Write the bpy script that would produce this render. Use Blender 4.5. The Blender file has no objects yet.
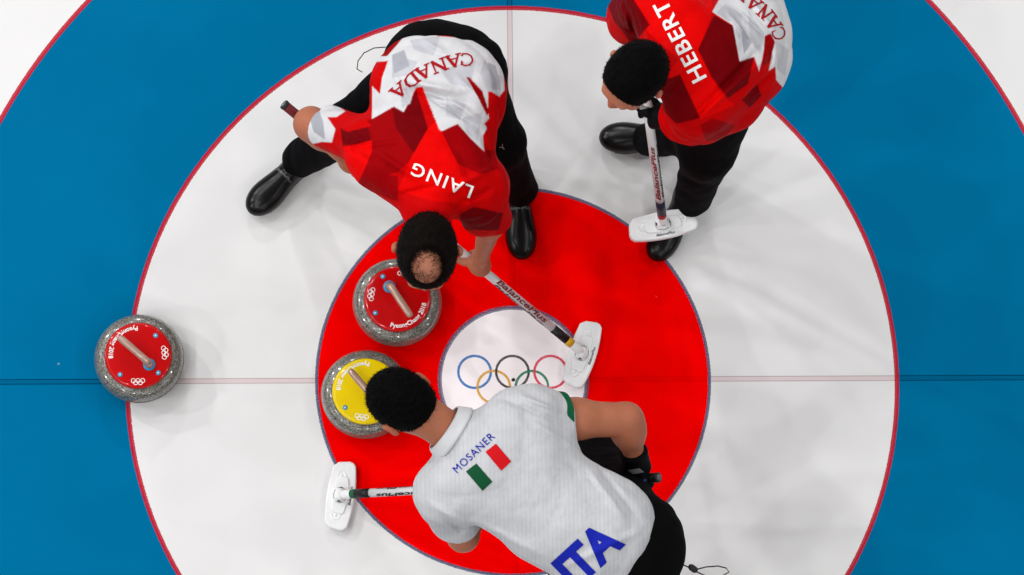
import bpy, bmesh, math, random
import numpy as np
from mathutils import Vector, Matrix
from mathutils.bvhtree import BVHTree

random.seed(4)
rng = np.random.default_rng(7)
SC = bpy.context.scene
COL = SC.collection

# ------------------------------------------------------------------ camera
CAM_LOC = np.array([-.4295, -2.3444, 13.0])
CAM_ROT = (.2008, -.0309, -.0100)
FPX = 4170.7
cam_data = bpy.data.cameras.new('camera')
cam_data.sensor_width = 36.0
cam_data.lens = FPX * 36.0 / 1024.0
cam_data.clip_end = 100
cam = bpy.data.objects.new('camera', cam_data)
COL.objects.link(cam)
cam.location = CAM_LOC
cam.rotation_euler = CAM_ROT
SC.camera = cam

# ------------------------------------------------------------------ view, world, arena lamps, added low side lamps
SC.view_settings.view_transform = 'Standard'
SC.view_settings.look = 'None'
SC.view_settings.gamma = 1.0
SC.view_settings.exposure = -0.10
SC.view_settings.use_curve_mapping = False

world = bpy.data.worlds.new('arena_air')
SC.world = world
world.use_nodes = True
bg = world.node_tree.nodes['Background']
bg.inputs['Color'].default_value = (1.0, 1.0, 1.0, 1)
bg.inputs['Strength'].default_value = 0.12


def lamp(x, y, z, power, size, color=(1, 1, 1)):
    d = bpy.data.lights.new('arena_or_added_lamp', 'AREA')
    d.shape = 'DISK'
    d.size = size
    d.energy = power
    d.color = color
    o = bpy.data.objects.new('arena_or_added_lamp', d)
    COL.objects.link(o)
    o.location = (x, y, z)
    o.rotation_euler = (Vector((x, y, z)) - Vector((0, 0, .5))).to_track_quat('Z', 'Y').to_euler()
    return o


LP = 118
# two truss rows left and right of the sheet, plus a row across behind
for yy in (-9.0, -5.5, -2.0, 1.5, 5.0, 8.5):
    lamp(-7.0, yy, 11.5, LP * 1.15, .35)
    lamp(7.5, yy, 11.5, LP * .84, .35)
for xx in (-3.5, 0.0, 3.5):
    lamp(xx, 10.0, 11.5, LP * .8, .4)
    lamp(xx, -11.0, 11.5, LP * .9, .4)
lamp(-5.0, 6.6, 12.5, LP * 1.5, .5)
lamp(-4.2, -3.6, 12.5, LP * 1.0, .5)
# low side lamps, added for grazing light on jersey folds and stone rims
for (x_, y_, e_) in ((-12, -4, 2.2), (-12, 3, 2.8), (-10, 8, 3.2), (12, -7, .8), (13, 2, .8), (11, 9, 1.2), (-2, 13, 3.0), (3, -13, .7)):
    lamp(x_, y_, 7.5, LP * e_, .5)


# ------------------------------------------------------------------ pixel + height -> point in the place
def rotm(tx, ty, tz):
    cx, sx, cy, sy, cz, sz = np.cos(tx), np.sin(tx), np.cos(ty), np.sin(ty), np.cos(tz), np.sin(tz)
    return (np.array([[cz, -sz, 0], [sz, cz, 0], [0, 0, 1]]) @ np.array([[cy, 0, sy], [0, 1, 0], [-sy, 0, cy]])
            @ np.array([[1, 0, 0], [0, cx, -sx], [0, sx, cx]]))


RM = rotm(*CAM_ROT)


def W(x, y, z=0.0):
    d = RM @ np.array([x - 512.0, 287.5 - y, -FPX])
    return CAM_LOC + d * (z - CAM_LOC[2]) / d[2]


def unit(v):
    v = np.asarray(v, float)
    return v / np.linalg.norm(v)


# ------------------------------------------------------------------ materials
def lin(c):
    out = []
    for v in c:
        v = v / 255.0
        out.append(v / 12.92 if v <= .04045 else ((v + .055) / 1.055) ** 2.4)
    return tuple(out)


BUMP_DIST = {'jersey_cloth': .02, 'trouser_cloth': .004}


def mat(name, rgb, rough=.5, metal=0.0, spec=.5, coat=0.0, noise=None, bump=None, attr=None, sheen=0.0, sss=0.0):
    """rgb is sRGB 0-255. noise = (scale, amount) colour variation, bump = (scale, strength)."""
    m = bpy.data.materials.new(name)
    m.use_nodes = True
    nt = m.node_tree
    b = nt.nodes['Principled BSDF']
    b.inputs['Roughness'].default_value = rough
    b.inputs['Metallic'].default_value = metal
    b.inputs['Specular IOR Level'].default_value = spec
    b.inputs['Coat Weight'].default_value = coat
    b.inputs['Coat Roughness'].default_value = .08
    b.inputs['Sheen Weight'].default_value = sheen
    c = lin(rgb)
    tc = nt.nodes.new('ShaderNodeTexCoord')
    src = None
    if attr:
        a = nt.nodes.new('ShaderNodeAttribute')
        a.attribute_name = attr
        src = a.outputs['Color']
    if noise:
        n = nt.nodes.new('ShaderNodeTexNoise')
        n.inputs['Scale'].default_value = noise[0]
        n.inputs['Detail'].default_value = 4
        nt.links.new(tc.outputs['Object'], n.inputs['Vector'])
        mr = nt.nodes.new('ShaderNodeMapRange')
        mr.inputs['From Min'].default_value = .3
        mr.inputs['From Max'].default_value = .7
        mr.inputs['To Min'].default_value = 1 - noise[1]
        mr.inputs['To Max'].default_value = 1 + noise[1]
        nt.links.new(n.outputs['Fac'], mr.inputs['Value'])
        mx = nt.nodes.new('ShaderNodeVectorMath')
        mx.operation = 'SCALE'
        if src:
            nt.links.new(src, mx.inputs[0])
        else:
            mx.inputs[0].default_value = c
        nt.links.new(mr.outputs['Result'], mx.inputs['Scale'])
        src = mx.outputs['Vector']
    if src:
        nt.links.new(src, b.inputs['Base Color'])
    else:
        b.inputs['Base Color'].default_value = (*c, 1)
    if bump:
        n = nt.nodes.new('ShaderNodeTexNoise')
        n.inputs['Scale'].default_value = bump[0]
        n.inputs['Detail'].default_value = 3
        nt.links.new(tc.outputs['Object'], n.inputs['Vector'])
        bp = nt.nodes.new('ShaderNodeBump')
        bp.inputs['Strength'].default_value = bump[1]
        bp.inputs['Distance'].default_value = BUMP_DIST.get(name, .004)
        nt.links.new(n.outputs['Fac'], bp.inputs['Height'])
        nt.links.new(bp.outputs['Normal'], b.inputs['Normal'])
    return m


M = {
    'skin': mat('skin', (186, 122, 92), .5, spec=.25, attr='skin_tone', noise=(14, .07), bump=(90, .15)),
    'hair_black': mat('hair_black', (5, 4, 4), .75, noise=(60, .4), bump=(240, .8), spec=.05),
    'hair_brown': mat('hair_brown', (12, 8, 6), .75, noise=(60, .4), bump=(240, .8), spec=.06),
    'hair_wisp': mat('hair_wisp', (44, 28, 20), .7, spec=.12),
    'jersey': mat('jersey_cloth', (200, 10, 10), .62, attr='print_color', noise=(26, .05), bump=(11, .55), spec=.03),
    'trouser': mat('trouser_cloth', (5, 5, 6), .85, noise=(20, .25), bump=(260, .2), spec=.06),
    'shoe': mat('shoe_leather', (6, 6, 7), .3, spec=.28, noise=(30, .3)),
    'sole': mat('shoe_sole', (9, 9, 9), .7),
    'white_ink': mat('white_ink', (235, 235, 232), .6),
    'red_ink': mat('red_ink', (160, 8, 20), .7, spec=.15),
    'blue_ink': mat('blue_ink', (14, 30, 158), .7, spec=.15),
    'dark_ink': mat('dark_ink', (38, 22, 26), .6),
    'maroon_ink': mat('maroon_ink', (120, 18, 28), .6),
    'black_ink': mat('black_ink', (14, 14, 16), .6),
    'grey_ink': mat('grey_ink', (120, 122, 124), .6),
    'green_cloth': mat('green_cloth', (4, 84, 52), .7, spec=.15),
    'green_patch': mat('green_patch', (4, 74, 42), .7, spec=.15),
    'red_patch': mat('red_patch', (196, 8, 20), .7, spec=.15),
    'white_patch': mat('white_patch', (198, 199, 202), .65),
    'glove': mat('glove_fabric', (6, 6, 8), .7, spec=.1, noise=(40, .3)),
    'glove_grey': mat('glove_grey', (120, 124, 126), .5),
    'glove_blue': mat('glove_blue', (24, 34, 120), .5),
    'shaft': mat('shaft_white', (212, 212, 212), .28, coat=.4),
    'shaft_black': mat('shaft_black', (16, 16, 18), .45, spec=.3),
    'shaft_navy': mat('shaft_navy', (20, 24, 46), .45, spec=.3),
    'shaft_red': mat('shaft_red', (170, 22, 28), .45, spec=.3),
    'shaft_yellow': mat('shaft_yellow', (206, 160, 22), .45, spec=.3),
    'shaft_green': mat('shaft_green', (8, 92, 52), .45, spec=.3),
    'grip_red': mat('grip_red', (110, 20, 24), .5),
    'grip_black': mat('grip_black', (12, 12, 12), .6),
    'grip_end': mat('grip_end', (96, 98, 100), .5),
    'head_white': mat('broom_plastic', (232, 233, 234), .38, noise=(50, .03)),
    'pad': mat('broom_pad', (205, 205, 205), .85),
    'disc_red': mat('disc_red', (184, 0, 4), .3, coat=.7, spec=.1),
    'disc_yellow': mat('disc_yellow', (226, 196, 0), .3, coat=.7, spec=.1),
    'handle': mat('handle_copper', (178, 146, 130), .26, metal=.35, coat=.4),
    'sticker': mat('sticker_blue', (20, 134, 176), .35),
    'white_plastic': mat('white_plastic', (235, 235, 235), .4),
    'cord': mat('cord_black', (14, 14, 14), .7),
    'eye': mat('eye_white', (225, 220, 214), .2),
    'iris': mat('iris_brown', (50, 32, 20), .2),
    'dot': mat('tee_dot', (20, 18, 18), .6),
}


# ------------------------------------------------------------------ object helpers
def tag(o, label=None, cat=None, group=None, kind=None):
    if label: o['label'] = label
    if cat: o['category'] = cat
    if group: o['group'] = group
    if kind: o['kind'] = kind
    return o


def thing(name, label, cat, loc, rotz=0.0, group=None):
    o = bpy.data.objects.new(name, None)
    COL.objects.link(o)
    o.empty_display_size = .1
    o.location = loc
    o.rotation_euler = (0, 0, rotz)
    return tag(o, label, cat, group)


def link_mesh(name, me, material, parent=None, world_space=True, smooth=True, label=None):
    o = bpy.data.objects.new(name, me)
    COL.objects.link(o)
    if material is not None:
        for m_ in (material if isinstance(material, (list, tuple)) else [material]):
            me.materials.append(m_)
    if smooth:
        me.polygons.foreach_set('use_smooth', np.ones(len(me.polygons), bool))
    if parent is not None:
        o.parent = parent
        if world_space:
            mw = Matrix.Translation(parent.location) @ parent.rotation_euler.to_matrix().to_4x4()
            if parent.parent is None:        # a part below a part already sits in the thing's own space
                o.matrix_parent_inverse = mw.inverted()
    if label: o['label'] = label
    return o


def bm_obj(name, bm, material, parent=None, world_space=True, smooth=True, label=None):
    me = bpy.data.meshes.new(name)
    bmesh.ops.recalc_face_normals(bm, faces=bm.faces)
    bm.to_mesh(me)
    bm.free()
    return link_mesh(name, me, material, parent, world_space, smooth, label)


def add_tube(bm, pts, radii, seg=16, cap=True):
    """tube with round section through pts"""
    pts = [Vector(p) for p in pts]
    n = len(pts)
    if not hasattr(radii, '__len__'): radii = [radii] * n
    rings = []
    ref = None
    for i, p in enumerate(pts):
        t = (pts[min(i + 1, n - 1)] - pts[max(i - 1, 0)]).normalized()
        if ref is None:
            ref = t.orthogonal().normalized()
        ref = (ref - t * ref.dot(t)).normalized()
        bn = t.cross(ref)
        rings.append([bm.verts.new(p + (ref * math.cos(a) + bn * math.sin(a)) * radii[i])
                      for a in [2 * math.pi * k / seg for k in range(seg)]])
    for a, b in zip(rings, rings[1:]):
        for k in range(seg):
            bm.faces.new((a[k], a[(k + 1) % seg], b[(k + 1) % seg], b[k]))
    if cap:
        bm.faces.new(rings[0][::-1])
        bm.faces.new(rings[-1])


def add_lathe(bm, prof, seg=64, center=(0, 0, 0)):
    cx, cy, cz = center
    rings = []
    for r, z in prof:
        if r < 1e-6:
            rings.append([bm.verts.new((cx, cy, cz + z))])
        else:
            rings.append([bm.verts.new((cx + r * math.cos(2 * math.pi * k / seg), cy + r * math.sin(2 * math.pi * k / seg), cz + z))
                          for k in range(seg)])
    for a, b in zip(rings, rings[1:]):
        for k in range(seg):
            k2 = (k + 1) % seg
            if len(a) == 1 and len(b) == 1: continue
            if len(a) == 1: bm.faces.new((a[0], b[k], b[k2]))
            elif len(b) == 1: bm.faces.new((a[k], a[k2], b[0]))
            else: bm.faces.new((a[k], a[k2], b[k2], b[k]))


def add_prism(bm, poly, z0, z1, bevel=0.0):
    """outline poly (x,y) from z0 up to z1, with the rim drawn in by bevel"""
    n = len(poly)
    cx = sum(p[0] for p in poly) / n
    cy = sum(p[1] for p in poly) / n
    levels = [(z0, 0)]
    if bevel:
        for s in (0, .3, .7, 1.0):
            a = s * math.pi / 2
            levels.append((z1 - bevel + bevel * math.sin(a), bevel * (1 - math.cos(a))))
    else:
        levels.append((z1, 0))
    rings = []
    for z, ins in levels:
        ring = []
        for x, y in poly:
            l = math.hypot(x - cx, y - cy)
            f = (l - ins) / l
            ring.append(bm.verts.new((cx + (x - cx) * f, cy + (y - cy) * f, z)))
        rings.append(ring)
    for a, b in zip(rings, rings[1:]):
        for k in range(n):
            bm.faces.new((a[k], a[(k + 1) % n], b[(k + 1) % n], b[k]))
    bm.faces.new(rings[0][::-1])
    bm.faces.new(rings[-1])


# ------------------------------------------------------------------ lettering
_tcache = {}


def text_tris(s, shear=0.0, bold=0.0, spacing=1.0):
    """triangulated lettering, cap height 1, starting at x = 0 ; returns verts (n,2), tris, width"""
    key = (s, shear, bold, spacing)
    if key in _tcache: return _tcache[key]
    cu = bpy.data.curves.new('lettering', 'FONT')
    cu.body = s
    cu.shear = shear
    cu.offset = bold
    cu.space_character = spacing
    cu.resolution_u = 3
    ob = bpy.data.objects.new('lettering', cu)
    COL.objects.link(ob)
    dg = bpy.context.evaluated_depsgraph_get()
    dg.update()
    me = bpy.data.meshes.new_from_object(ob.evaluated_get(dg))
    bpy.data.objects.remove(ob)
    me.calc_loop_triangles()
    v = np.array([x.co[:2] for x in me.vertices])
    t = np.array([lt.vertices[:] for lt in me.loop_triangles])
    bpy.data.meshes.remove(me)
    bpy.data.curves.remove(cu)
    cap = .69
    v = v / cap
    v[:, 0] -= v[:, 0].min()
    r = (v, t, v[:, 0].max())
    _tcache[key] = r
    return r


def densify(v, t, maxlen):
    """split triangles until no edge is longer than maxlen"""
    v = [tuple(x) for x in v]
    tris = [tuple(x) for x in t]
    for _ in range(7):
        mids = {}
        out = []
        changed = False

        def mid(a, b):
            k = (min(a, b), max(a, b))
            if k not in mids:
                mids[k] = len(v)
                v.append(tuple((np.array(v[a]) + np.array(v[b])) / 2))
            return mids[k]
        va = np.array(v)
        for a, b, c in tris:
            e = [np.linalg.norm(va[a] - va[b]) > maxlen, np.linalg.norm(va[b] - va[c]) > maxlen, np.linalg.norm(va[c] - va[a]) > maxlen]
            ns = sum(e)
            if ns == 0:
                out.append((a, b, c)); continue
            changed = True
            if ns == 3:
                ab, bc, ca = mid(a, b), mid(b, c), mid(c, a)
                out += [(a, ab, ca), (ab, b, bc), (ca, bc, c), (ab, bc, ca)]
            elif ns == 1:
                if e[1]: a, b, c = b, c, a
                elif e[2]: a, b, c = c, a, b
                m_ = mid(a, b)
                out += [(a, m_, c), (m_, b, c)]
            else:
                if not e[0]: a, b, c = b, c, a
                elif not e[1]: a, b, c = c, a, b
                # now ab and bc long, ca short
                ab, bc = mid(a, b), mid(b, c)
                out += [(ab, b, bc), (a, ab, bc), (a, bc, c)]
        tris = out
        if not changed: break
    return np.array(v), tris


def tri_mesh(name, V, T, material, parent, label=None, world_space=True):
    me = bpy.data.meshes.new(name)
    me.from_pydata([tuple(x) for x in V], [], [tuple(int(k) for k in t) for t in T])
    me.update()
    return link_mesh(name, me, material, parent, world_space, False, label)


def drape(V, T, bvh, view, lift=.0016, maxlen=.006):
    """lay flat lettering on a garment: every vertex dropped along -view on the cloth"""
    V, T = densify(V, T, maxlen)
    view = Vector(view)
    out = []
    ok = []
    for p in V:
        h = bvh.ray_cast(Vector(p) + view * .6, -view, 2.0)
        if h[0] is None:
            out.append(tuple(p)); ok.append(False)
        else:
            n = h[1]
            if n.dot(view) < 0: n = -n
            q = h[0] + n * lift * .6 + view * lift * .6
            out.append(tuple(q)); ok.append(True)
    T = [t for t in T if all(ok[k] for k in t)]
    return out, T


def place_text(s, a_px, b_px, up_px, cap_px, z, **kw):
    """flat lettering in 3D: baseline from pixel a to pixel b at height z"""
    v, t, w = text_tris(s, **kw)
    A = W(*a_px, z); B = W(*b_px, z)
    U = W(a_px[0] + up_px[0], a_px[1] + up_px[1], z) - A
    U = U / np.linalg.norm(np.array(up_px)) * cap_px
    V = A[None] + v[:, :1] * ((B - A) / w)[None] + v[:, 1:] * U[None]
    return V, t


def on_shaft(v, w, t, P0, axis, upv, length, cap, rad, start, ang=0.0):
    """wrap lettering round a tube; the letters run along the tube from start"""
    V, T = densify(np.column_stack([v[:, 0] / w * length, v[:, 1] * cap]), t, .004)
    axis = unit(axis)
    upv = unit(upv - axis * np.dot(upv, axis))
    side = np.cross(axis, upv)        # seen from outside at +side direction
    out = []
    for x, y in V:
        a = ang + (y - cap / 2) / rad
        d = side * math.cos(a) + upv * math.sin(a)
        out.append(P0 + axis * (start + x) + d * (rad + .0006))
    return out, T


# ------------------------------------------------------------------ smooth solids (signed distance) -> one continuous mesh
class Cap:
    """tapered limb from a to b"""
    def __init__(s, a, b, ra, rb, k=None, flat=None):
        s.a = np.asarray(a, np.float32); s.b = np.asarray(b, np.float32); s.ra = ra; s.rb = rb; s.k = k
        s.flat = flat   # (direction, factor): squeeze along a direction
        s.c = (s.a + s.b) / 2; s.R = np.linalg.norm(s.b - s.a) / 2 + max(ra, rb) * (1.0 if flat is None else max(1, 1 / flat[1]))

    def __call__(s, P):
        ab = s.b - s.a
        q = P - s.a
        t = np.clip(q @ ab / max(float(ab @ ab), 1e-9), 0, 1)
        d = q - t[:, None] * ab
        if s.flat is not None:
            n, f = s.flat
            n = unit(n).astype(np.float32)
            h = d @ n
            d = d + (h * (f - 1))[:, None] * n
            l = np.sqrt((d * d).sum(1))
            return (l - (s.ra + (s.rb - s.ra) * t)) / max(1.0, f)
        return np.sqrt((d * d).sum(1)) - (s.ra + (s.rb - s.ra) * t)


class Ell:
    """ellipsoid: center, radii, frame rows = local axes"""
    def __init__(s, c, r, frame=None, k=None):
        s.c = np.asarray(c, np.float32); s.r = np.asarray(r, np.float32); s.R = max(r)
        s.f = None if frame is None else np.asarray(frame, np.float32); s.k = k

    def __call__(s, P):
        q = P - s.c
        if s.f is not None: q = q @ s.f.T
        q1 = q / s.r
        k0 = np.sqrt((q1 * q1).sum(1)) + 1e-9
        q2 = q1 / s.r
        k1 = np.sqrt((q2 * q2).sum(1)) + 1e-9
        return k0 * (k0 - 1) / k1


class Cut:
    """a solid trimmed by planes (point, outward normal)"""
    def __init__(s, base, planes, k=None, rnd=.004):
        s.base = base; s.planes = [(np.asarray(p, np.float32), unit(n).astype(np.float32)) for p, n in planes]
        s.c = base.c; s.R = base.R; s.k = k if k is not None else base.k; s.rnd = rnd

    def __call__(s, P):
        d = s.base(P)
        for p, n in s.planes:
            d = -smin(-d, -((P - p) @ n), s.rnd)
        return d


def smin(a, b, k):
    h = np.maximum(k - np.abs(a - b), 0) / k
    return np.minimum(a, b) - h * h * k * .25


class Solid:
    def __init__(s, prims, k=.03, subs=(), folds=(), wrinkle=None, planes=()):
        """subs: (prim, k) carved away; folds: (a, b, amp, width) ridges (+) or grooves (-)"""
        s.prims = prims; s.k = k; s.subs = subs; s.folds = folds; s.wrinkle = wrinkle
        s.planes = [(np.asarray(p, np.float32), unit(n).astype(np.float32)) for p, n in planes]

    def near(s, c, R):
        """a copy holding only what matters inside the ball (c, R)"""
        keep = [p for p in s.prims if np.linalg.norm(p.c - c) < p.R + R + .12]
        if not keep:
            keep = [min(s.prims, key=lambda p: np.linalg.norm(p.c - c) - p.R)]
        subs = [q for q in s.subs if np.linalg.norm(q[0].c - c) < q[0].R + R + .06]
        folds = []
        for f in s.folds:
            a, b = np.asarray(f[0]), np.asarray(f[1])
            if np.linalg.norm((a + b) / 2 - c) < np.linalg.norm(b - a) / 2 + R + f[3] * 3 + .15: folds.append(f)
        r = Solid(keep, s.k, subs, folds, s.wrinkle)
        r.planes = s.planes
        return r

    def __call__(s, P):
        P = P.astype(np.float32)
        d = None
        for p in s.prims:
            e = p(P)
            d = e if d is None else smin(d, e, p.k or s.k)
        for q, k in s.subs:
            d = -smin(-d, q(P), k)
        for a, b, amp, w in s.folds:
            a = np.asarray(a, np.float32); ab = np.asarray(b, np.float32) - a
            # creases are laid on the upper side of the cloth: plan distance along the slope of the back
            sl = unit(CAM_LOC - a)
            q = (P - a)
            dz = q[:, 2] - ab[2] * .5
            q = np.column_stack([q[:, 0] - dz * (sl[0] / sl[2]), q[:, 1] - dz * (sl[1] / sl[2])])
            b2 = ab[:2]
            t = np.clip(q @ b2 / float(b2 @ b2), 0, 1)
            l2 = ((q - t[:, None] * b2) ** 2).sum(1)
            d = d - 1.5 * amp * np.exp(-l2 / (w * w * .30)) * (1 - .8 * np.abs(2 * t - 1) ** 2) * (dz > -.10)
        if s.wrinkle is not None:
            amp, fr, seed = s.wrinkle
            d = d + amp * cloth_noise(P, fr, seed)
        for p, n in s.planes:
            d = -smin(-d, -((P - p) @ n), .006)
        return d


def cloth_noise(P, fr, seed):
    r = np.random.default_rng(seed)
    out = 0
    warp = 0
    for i in range(3):
        k = r.normal(size=3).astype(np.float32) * fr * .4
        warp = warp + np.sin(P @ k + r.uniform(0, 6.28)) * 1.3
    for i in range(4):
        k = unit(r.normal(size=3)).astype(np.float32) * fr * (1 + .55 * i)
        s_ = np.sin(P @ k + warp + r.uniform(0, 6.28))
        out = out + (1 - 2 * np.abs(s_)) / (1 + .7 * i)
    return out * .5


def solid_mesh(f, h, relax=2):
    lo = np.min([p.c - p.R for p in f.prims], 0) - .03
    hi = np.max([p.c + p.R for p in f.prims], 0) + .03
    B = 8
    nb = np.ceil((hi - lo) / (B * h)).astype(int)
    bi = np.stack(np.meshgrid(*[np.arange(n) for n in nb], indexing='ij'), -1).reshape(-1, 3)
    cen = lo + (bi + .5) * B * h
    dc = np.concatenate([f(c) for c in np.array_split(cen, max(1, len(cen) // 60000))])
    act = np.abs(dc) < B * h * 1.35 + .012
    D = np.repeat(np.repeat(np.repeat(np.sign(dc).reshape(nb).astype(np.float32), B, 0), B, 1), B, 2)
    ab = bi[act]
    sup = ab // 3
    order = np.lexsort((sup[:, 2], sup[:, 1], sup[:, 0]))
    ab = ab[order]; sup = sup[order]
    cuts = np.nonzero(np.any(np.diff(sup, axis=0) != 0, 1))[0] + 1
    g = np.stack(np.meshgrid(*[np.arange(B)] * 3, indexing='ij'), -1).reshape(-1, 3)
    for grp in np.split(ab, cuts):
        I = (grp[:, None, :] * B + g[None]).reshape(-1, 3)
        P = lo + I * h
        c = (P.min(0) + P.max(0)) / 2
        R = np.linalg.norm(P.max(0) - P.min(0)) / 2
        D[I[:, 0], I[:, 1], I[:, 2]] = f.near(c, R)(P)
    ins = D < 0
    n = np.array(D.shape)
    cnt = np.zeros(n - 1, np.uint8)
    for dx in (0, 1):
        for dy in (0, 1):
            for dz in (0, 1):
                cnt += ins[dx:n[0] - 1 + dx, dy:n[1] - 1 + dy, dz:n[2] - 1 + dz]
    cells = np.stack(np.nonzero((cnt > 0) & (cnt < 8)), -1)
    acc = np.zeros((len(cells), 3)); num = np.zeros(len(cells))
    corners = [(x, y, z) for x in (0, 1) for y in (0, 1) for z in (0, 1)]
    for ca in corners:
        for ax in range(3):
            if ca[ax]: continue
            cb = list(ca); cb[ax] = 1
            A = cells + ca; Bc = cells + cb
            da = D[A[:, 0], A[:, 1], A[:, 2]]; db = D[Bc[:, 0], Bc[:, 1], Bc[:, 2]]
            x = (da < 0) != (db < 0)
            t = np.where(x, da / np.where(x, da - db, 1), 0)
            pt = np.array(ca)[None] + t[:, None] * np.eye(3)[ax]
            acc += pt * x[:, None]; num += x
    V = lo + (cells + acc / num[:, None]) * h
    idx = -np.ones(n - 1, np.int32)
    idx[cells[:, 0], cells[:, 1], cells[:, 2]] = np.arange(len(cells))
    F = []
    for ax in range(3):
        u, v = [(1, 2), (2, 0), (0, 1)][ax]
        sl0 = [slice(None)] * 3; sl1 = [slice(None)] * 3
        sl0[ax] = slice(0, n[ax] - 1); sl1[ax] = slice(1, n[ax])
        a = ins[tuple(sl0)]; b = ins[tuple(sl1)]
        E_ = np.stack(np.nonzero(a != b), -1)
        E_ = E_[(E_[:, u] > 0) & (E_[:, v] > 0) & (E_[:, u] < n[u] - 1) & (E_[:, v] < n[v] - 1)]
        fl = a[E_[:, 0], E_[:, 1], E_[:, 2]]
        q = []
        for du, dv in ((0, 0), (-1, 0), (-1, -1), (0, -1)):
            c = E_.copy(); c[:, u] += du; c[:, v] += dv
            q.append(idx[c[:, 0], c[:, 1], c[:, 2]])
        q = np.stack(q, 1)
        q[~fl] = q[~fl][:, ::-1]
        F.append(q)
    F = np.concatenate(F)
    F = F[(F >= 0).all(1)]
    for _ in range(relax):
        S = np.zeros_like(V); C_ = np.zeros(len(V))
        for a in range(4):
            i, j = F[:, a], F[:, (a + 1) % 4]
            for k in range(3):
                S[:, k] += np.bincount(i, V[j, k], len(V)) + np.bincount(j, V[i, k], len(V))
            C_ += np.bincount(i, minlength=len(V)) + np.bincount(j, minlength=len(V))
        V = V * .5 + .5 * S / np.maximum(C_, 1)[:, None]
    # keep pieces that are really attached: drop crumbs
    return V, F


def quad_mesh(name, V, F):
    me = bpy.data.meshes.new(name)
    me.vertices.add(len(V)); me.vertices.foreach_set('co', V.astype(np.float32).ravel())
    me.loops.add(F.size); me.loops.foreach_set('vertex_index', F.astype(np.int32).ravel())
    me.polygons.add(len(F))
    me.polygons.foreach_set('loop_start', np.arange(0, F.size, 4, dtype=np.int32))
    me.polygons.foreach_set('loop_total', np.full(len(F), 4, np.int32))
    me.update(calc_edges=True)
    return me


def set_color(me, name, rgb):
    a = me.color_attributes.new(name, 'FLOAT_COLOR', 'POINT')
    a.data.foreach_set('color', np.column_stack([rgb, np.ones(len(rgb))]).astype(np.float32).ravel())


def solid_obj(name, f, h, material, parent, relax=2, label=None, color=None, attr=None):
    V, F = solid_mesh(f, h, relax)
    me = quad_mesh(name, V, F)
    if color is not None:
        set_color(me, attr, color(V))
    return link_mesh(name, me, material, parent, True, True, label)


def bvh_of(o):
    me = o.data
    return BVHTree.FromPolygons([v.co.copy() for v in me.vertices], [p.vertices[:] for p in me.polygons])


def in_poly(xy, poly):
    x, y = xy[:, 0], xy[:, 1]
    c = np.zeros(len(x), bool)
    n = len(poly)
    for i in range(n):
        x1, y1 = poly[i]; x2, y2 = poly[(i + 1) % n]
        if y1 == y2: continue
        m_ = ((y1 > y) != (y2 > y)) & (x < (x2 - x1) * (y - y1) / (y2 - y1) + x1)
        c ^= m_
    return c


class Print:
    """cloth print: a drawing laid on the garment along one fixed direction.
    outlines are read off at the garment's height z0 and kept as metres in the plan there"""
    def __init__(s, c_px, z0):
        s.z0 = z0
        s.o = W(*c_px, z0)
        s.view = unit(CAM_LOC - s.o)

    def flat(s, V):
        return (V - s.view[None] * ((V[:, 2] - s.z0) / s.view[2])[:, None])[:, :2]

    def poly(s, px):
        return [tuple(W(x, y, s.z0)[:2]) for x, y in px]

    def up_facing(s, V, F):
        a, b, c, d = (V[F[:, k]] for k in range(4))
        n = np.cross(c - a, d - b)
        N = np.zeros_like(V)
        for k in range(4):
            for j in range(3):
                N[:, j] += np.bincount(F[:, k], n[:, j], len(V))
        return N @ s.view


# ------------------------------------------------------------------ anatomy helpers
def frame_from(fwd, up):
    f = unit(fwd); u = unit(np.asarray(up) - f * np.dot(up, f)); r = np.cross(f, u)
    return np.array([r, f, u])      # rows: right, forward, up


def head_solid(c, fr, s=1.0):
    """prims and carvings of head + face + ears; c = centre between the ears, fr rows right/forward/up"""
    c = np.asarray(c)
    g = lambda x, y, z: c + (fr[0] * x + fr[1] * y + fr[2] * z) * s
    S = lambda *r: [v * s for v in r]
    P = [
        Ell(g(0, -.012, .03), S(.076, .098, .084), fr),
        Ell(g(0, .030, -.030), S(.062, .062, .082), fr, k=.04),
        Ell(g(0, .066, -.092), S(.027, .022, .020), fr, k=.04),
        Cap(g(-.034, .080, .024), g(.034, .080, .024), .011 * s, .011 * s, k=.02),
        Cap(g(0, .090, .006), g(0, .108, -.032), .007 * s, .011 * s, k=.012),
        Ell(g(-.012, .100, -.036), S(.009, .009, .007), fr, k=.008),
        Ell(g(.012, .100, -.036), S(.009, .009, .007), fr, k=.008),
        Cap(g(-.020, .088, -.058), g(.020, .088, -.058), .006 * s, .006 * s, k=.008),
        Cap(g(-.016, .087, -.068), g(.016, .087, -.068), .0065 * s, .0065 * s, k=.008),
        Ell(g(-.044, .062, -.022), S(.020, .018, .018), fr, k=.02),
        Ell(g(.044, .062, -.022), S(.020, .018, .018), fr, k=.02),
    ]
    subs = [(Ell(g(-.031, .096, .003), S(.014, .011, .010), fr), .012), (Ell(g(.031, .096, .003), S(.014, .011, .010), fr), .012),
            (Cap(g(-.020, .097, -.063), g(.020, .097, -.063), .0025 * s, .0025 * s), .004)]
    for sg in (-1, 1):
        ef = frame_from(fr[1] * .9 + fr[0] * sg * .45, fr[2])
        P.append(Ell(g(sg * .086, -.010, -.004), S(.010, .015, .027), ef, k=.008))
        P.append(Ell(g(sg * .0895, -.013, .006), S(.008, .014, .018), ef, k=.006))
        subs.append((Ell(g(sg * .096, -.004, .001), S(.006, .007, .012), ef), .006))
    return P, subs, g


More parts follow.
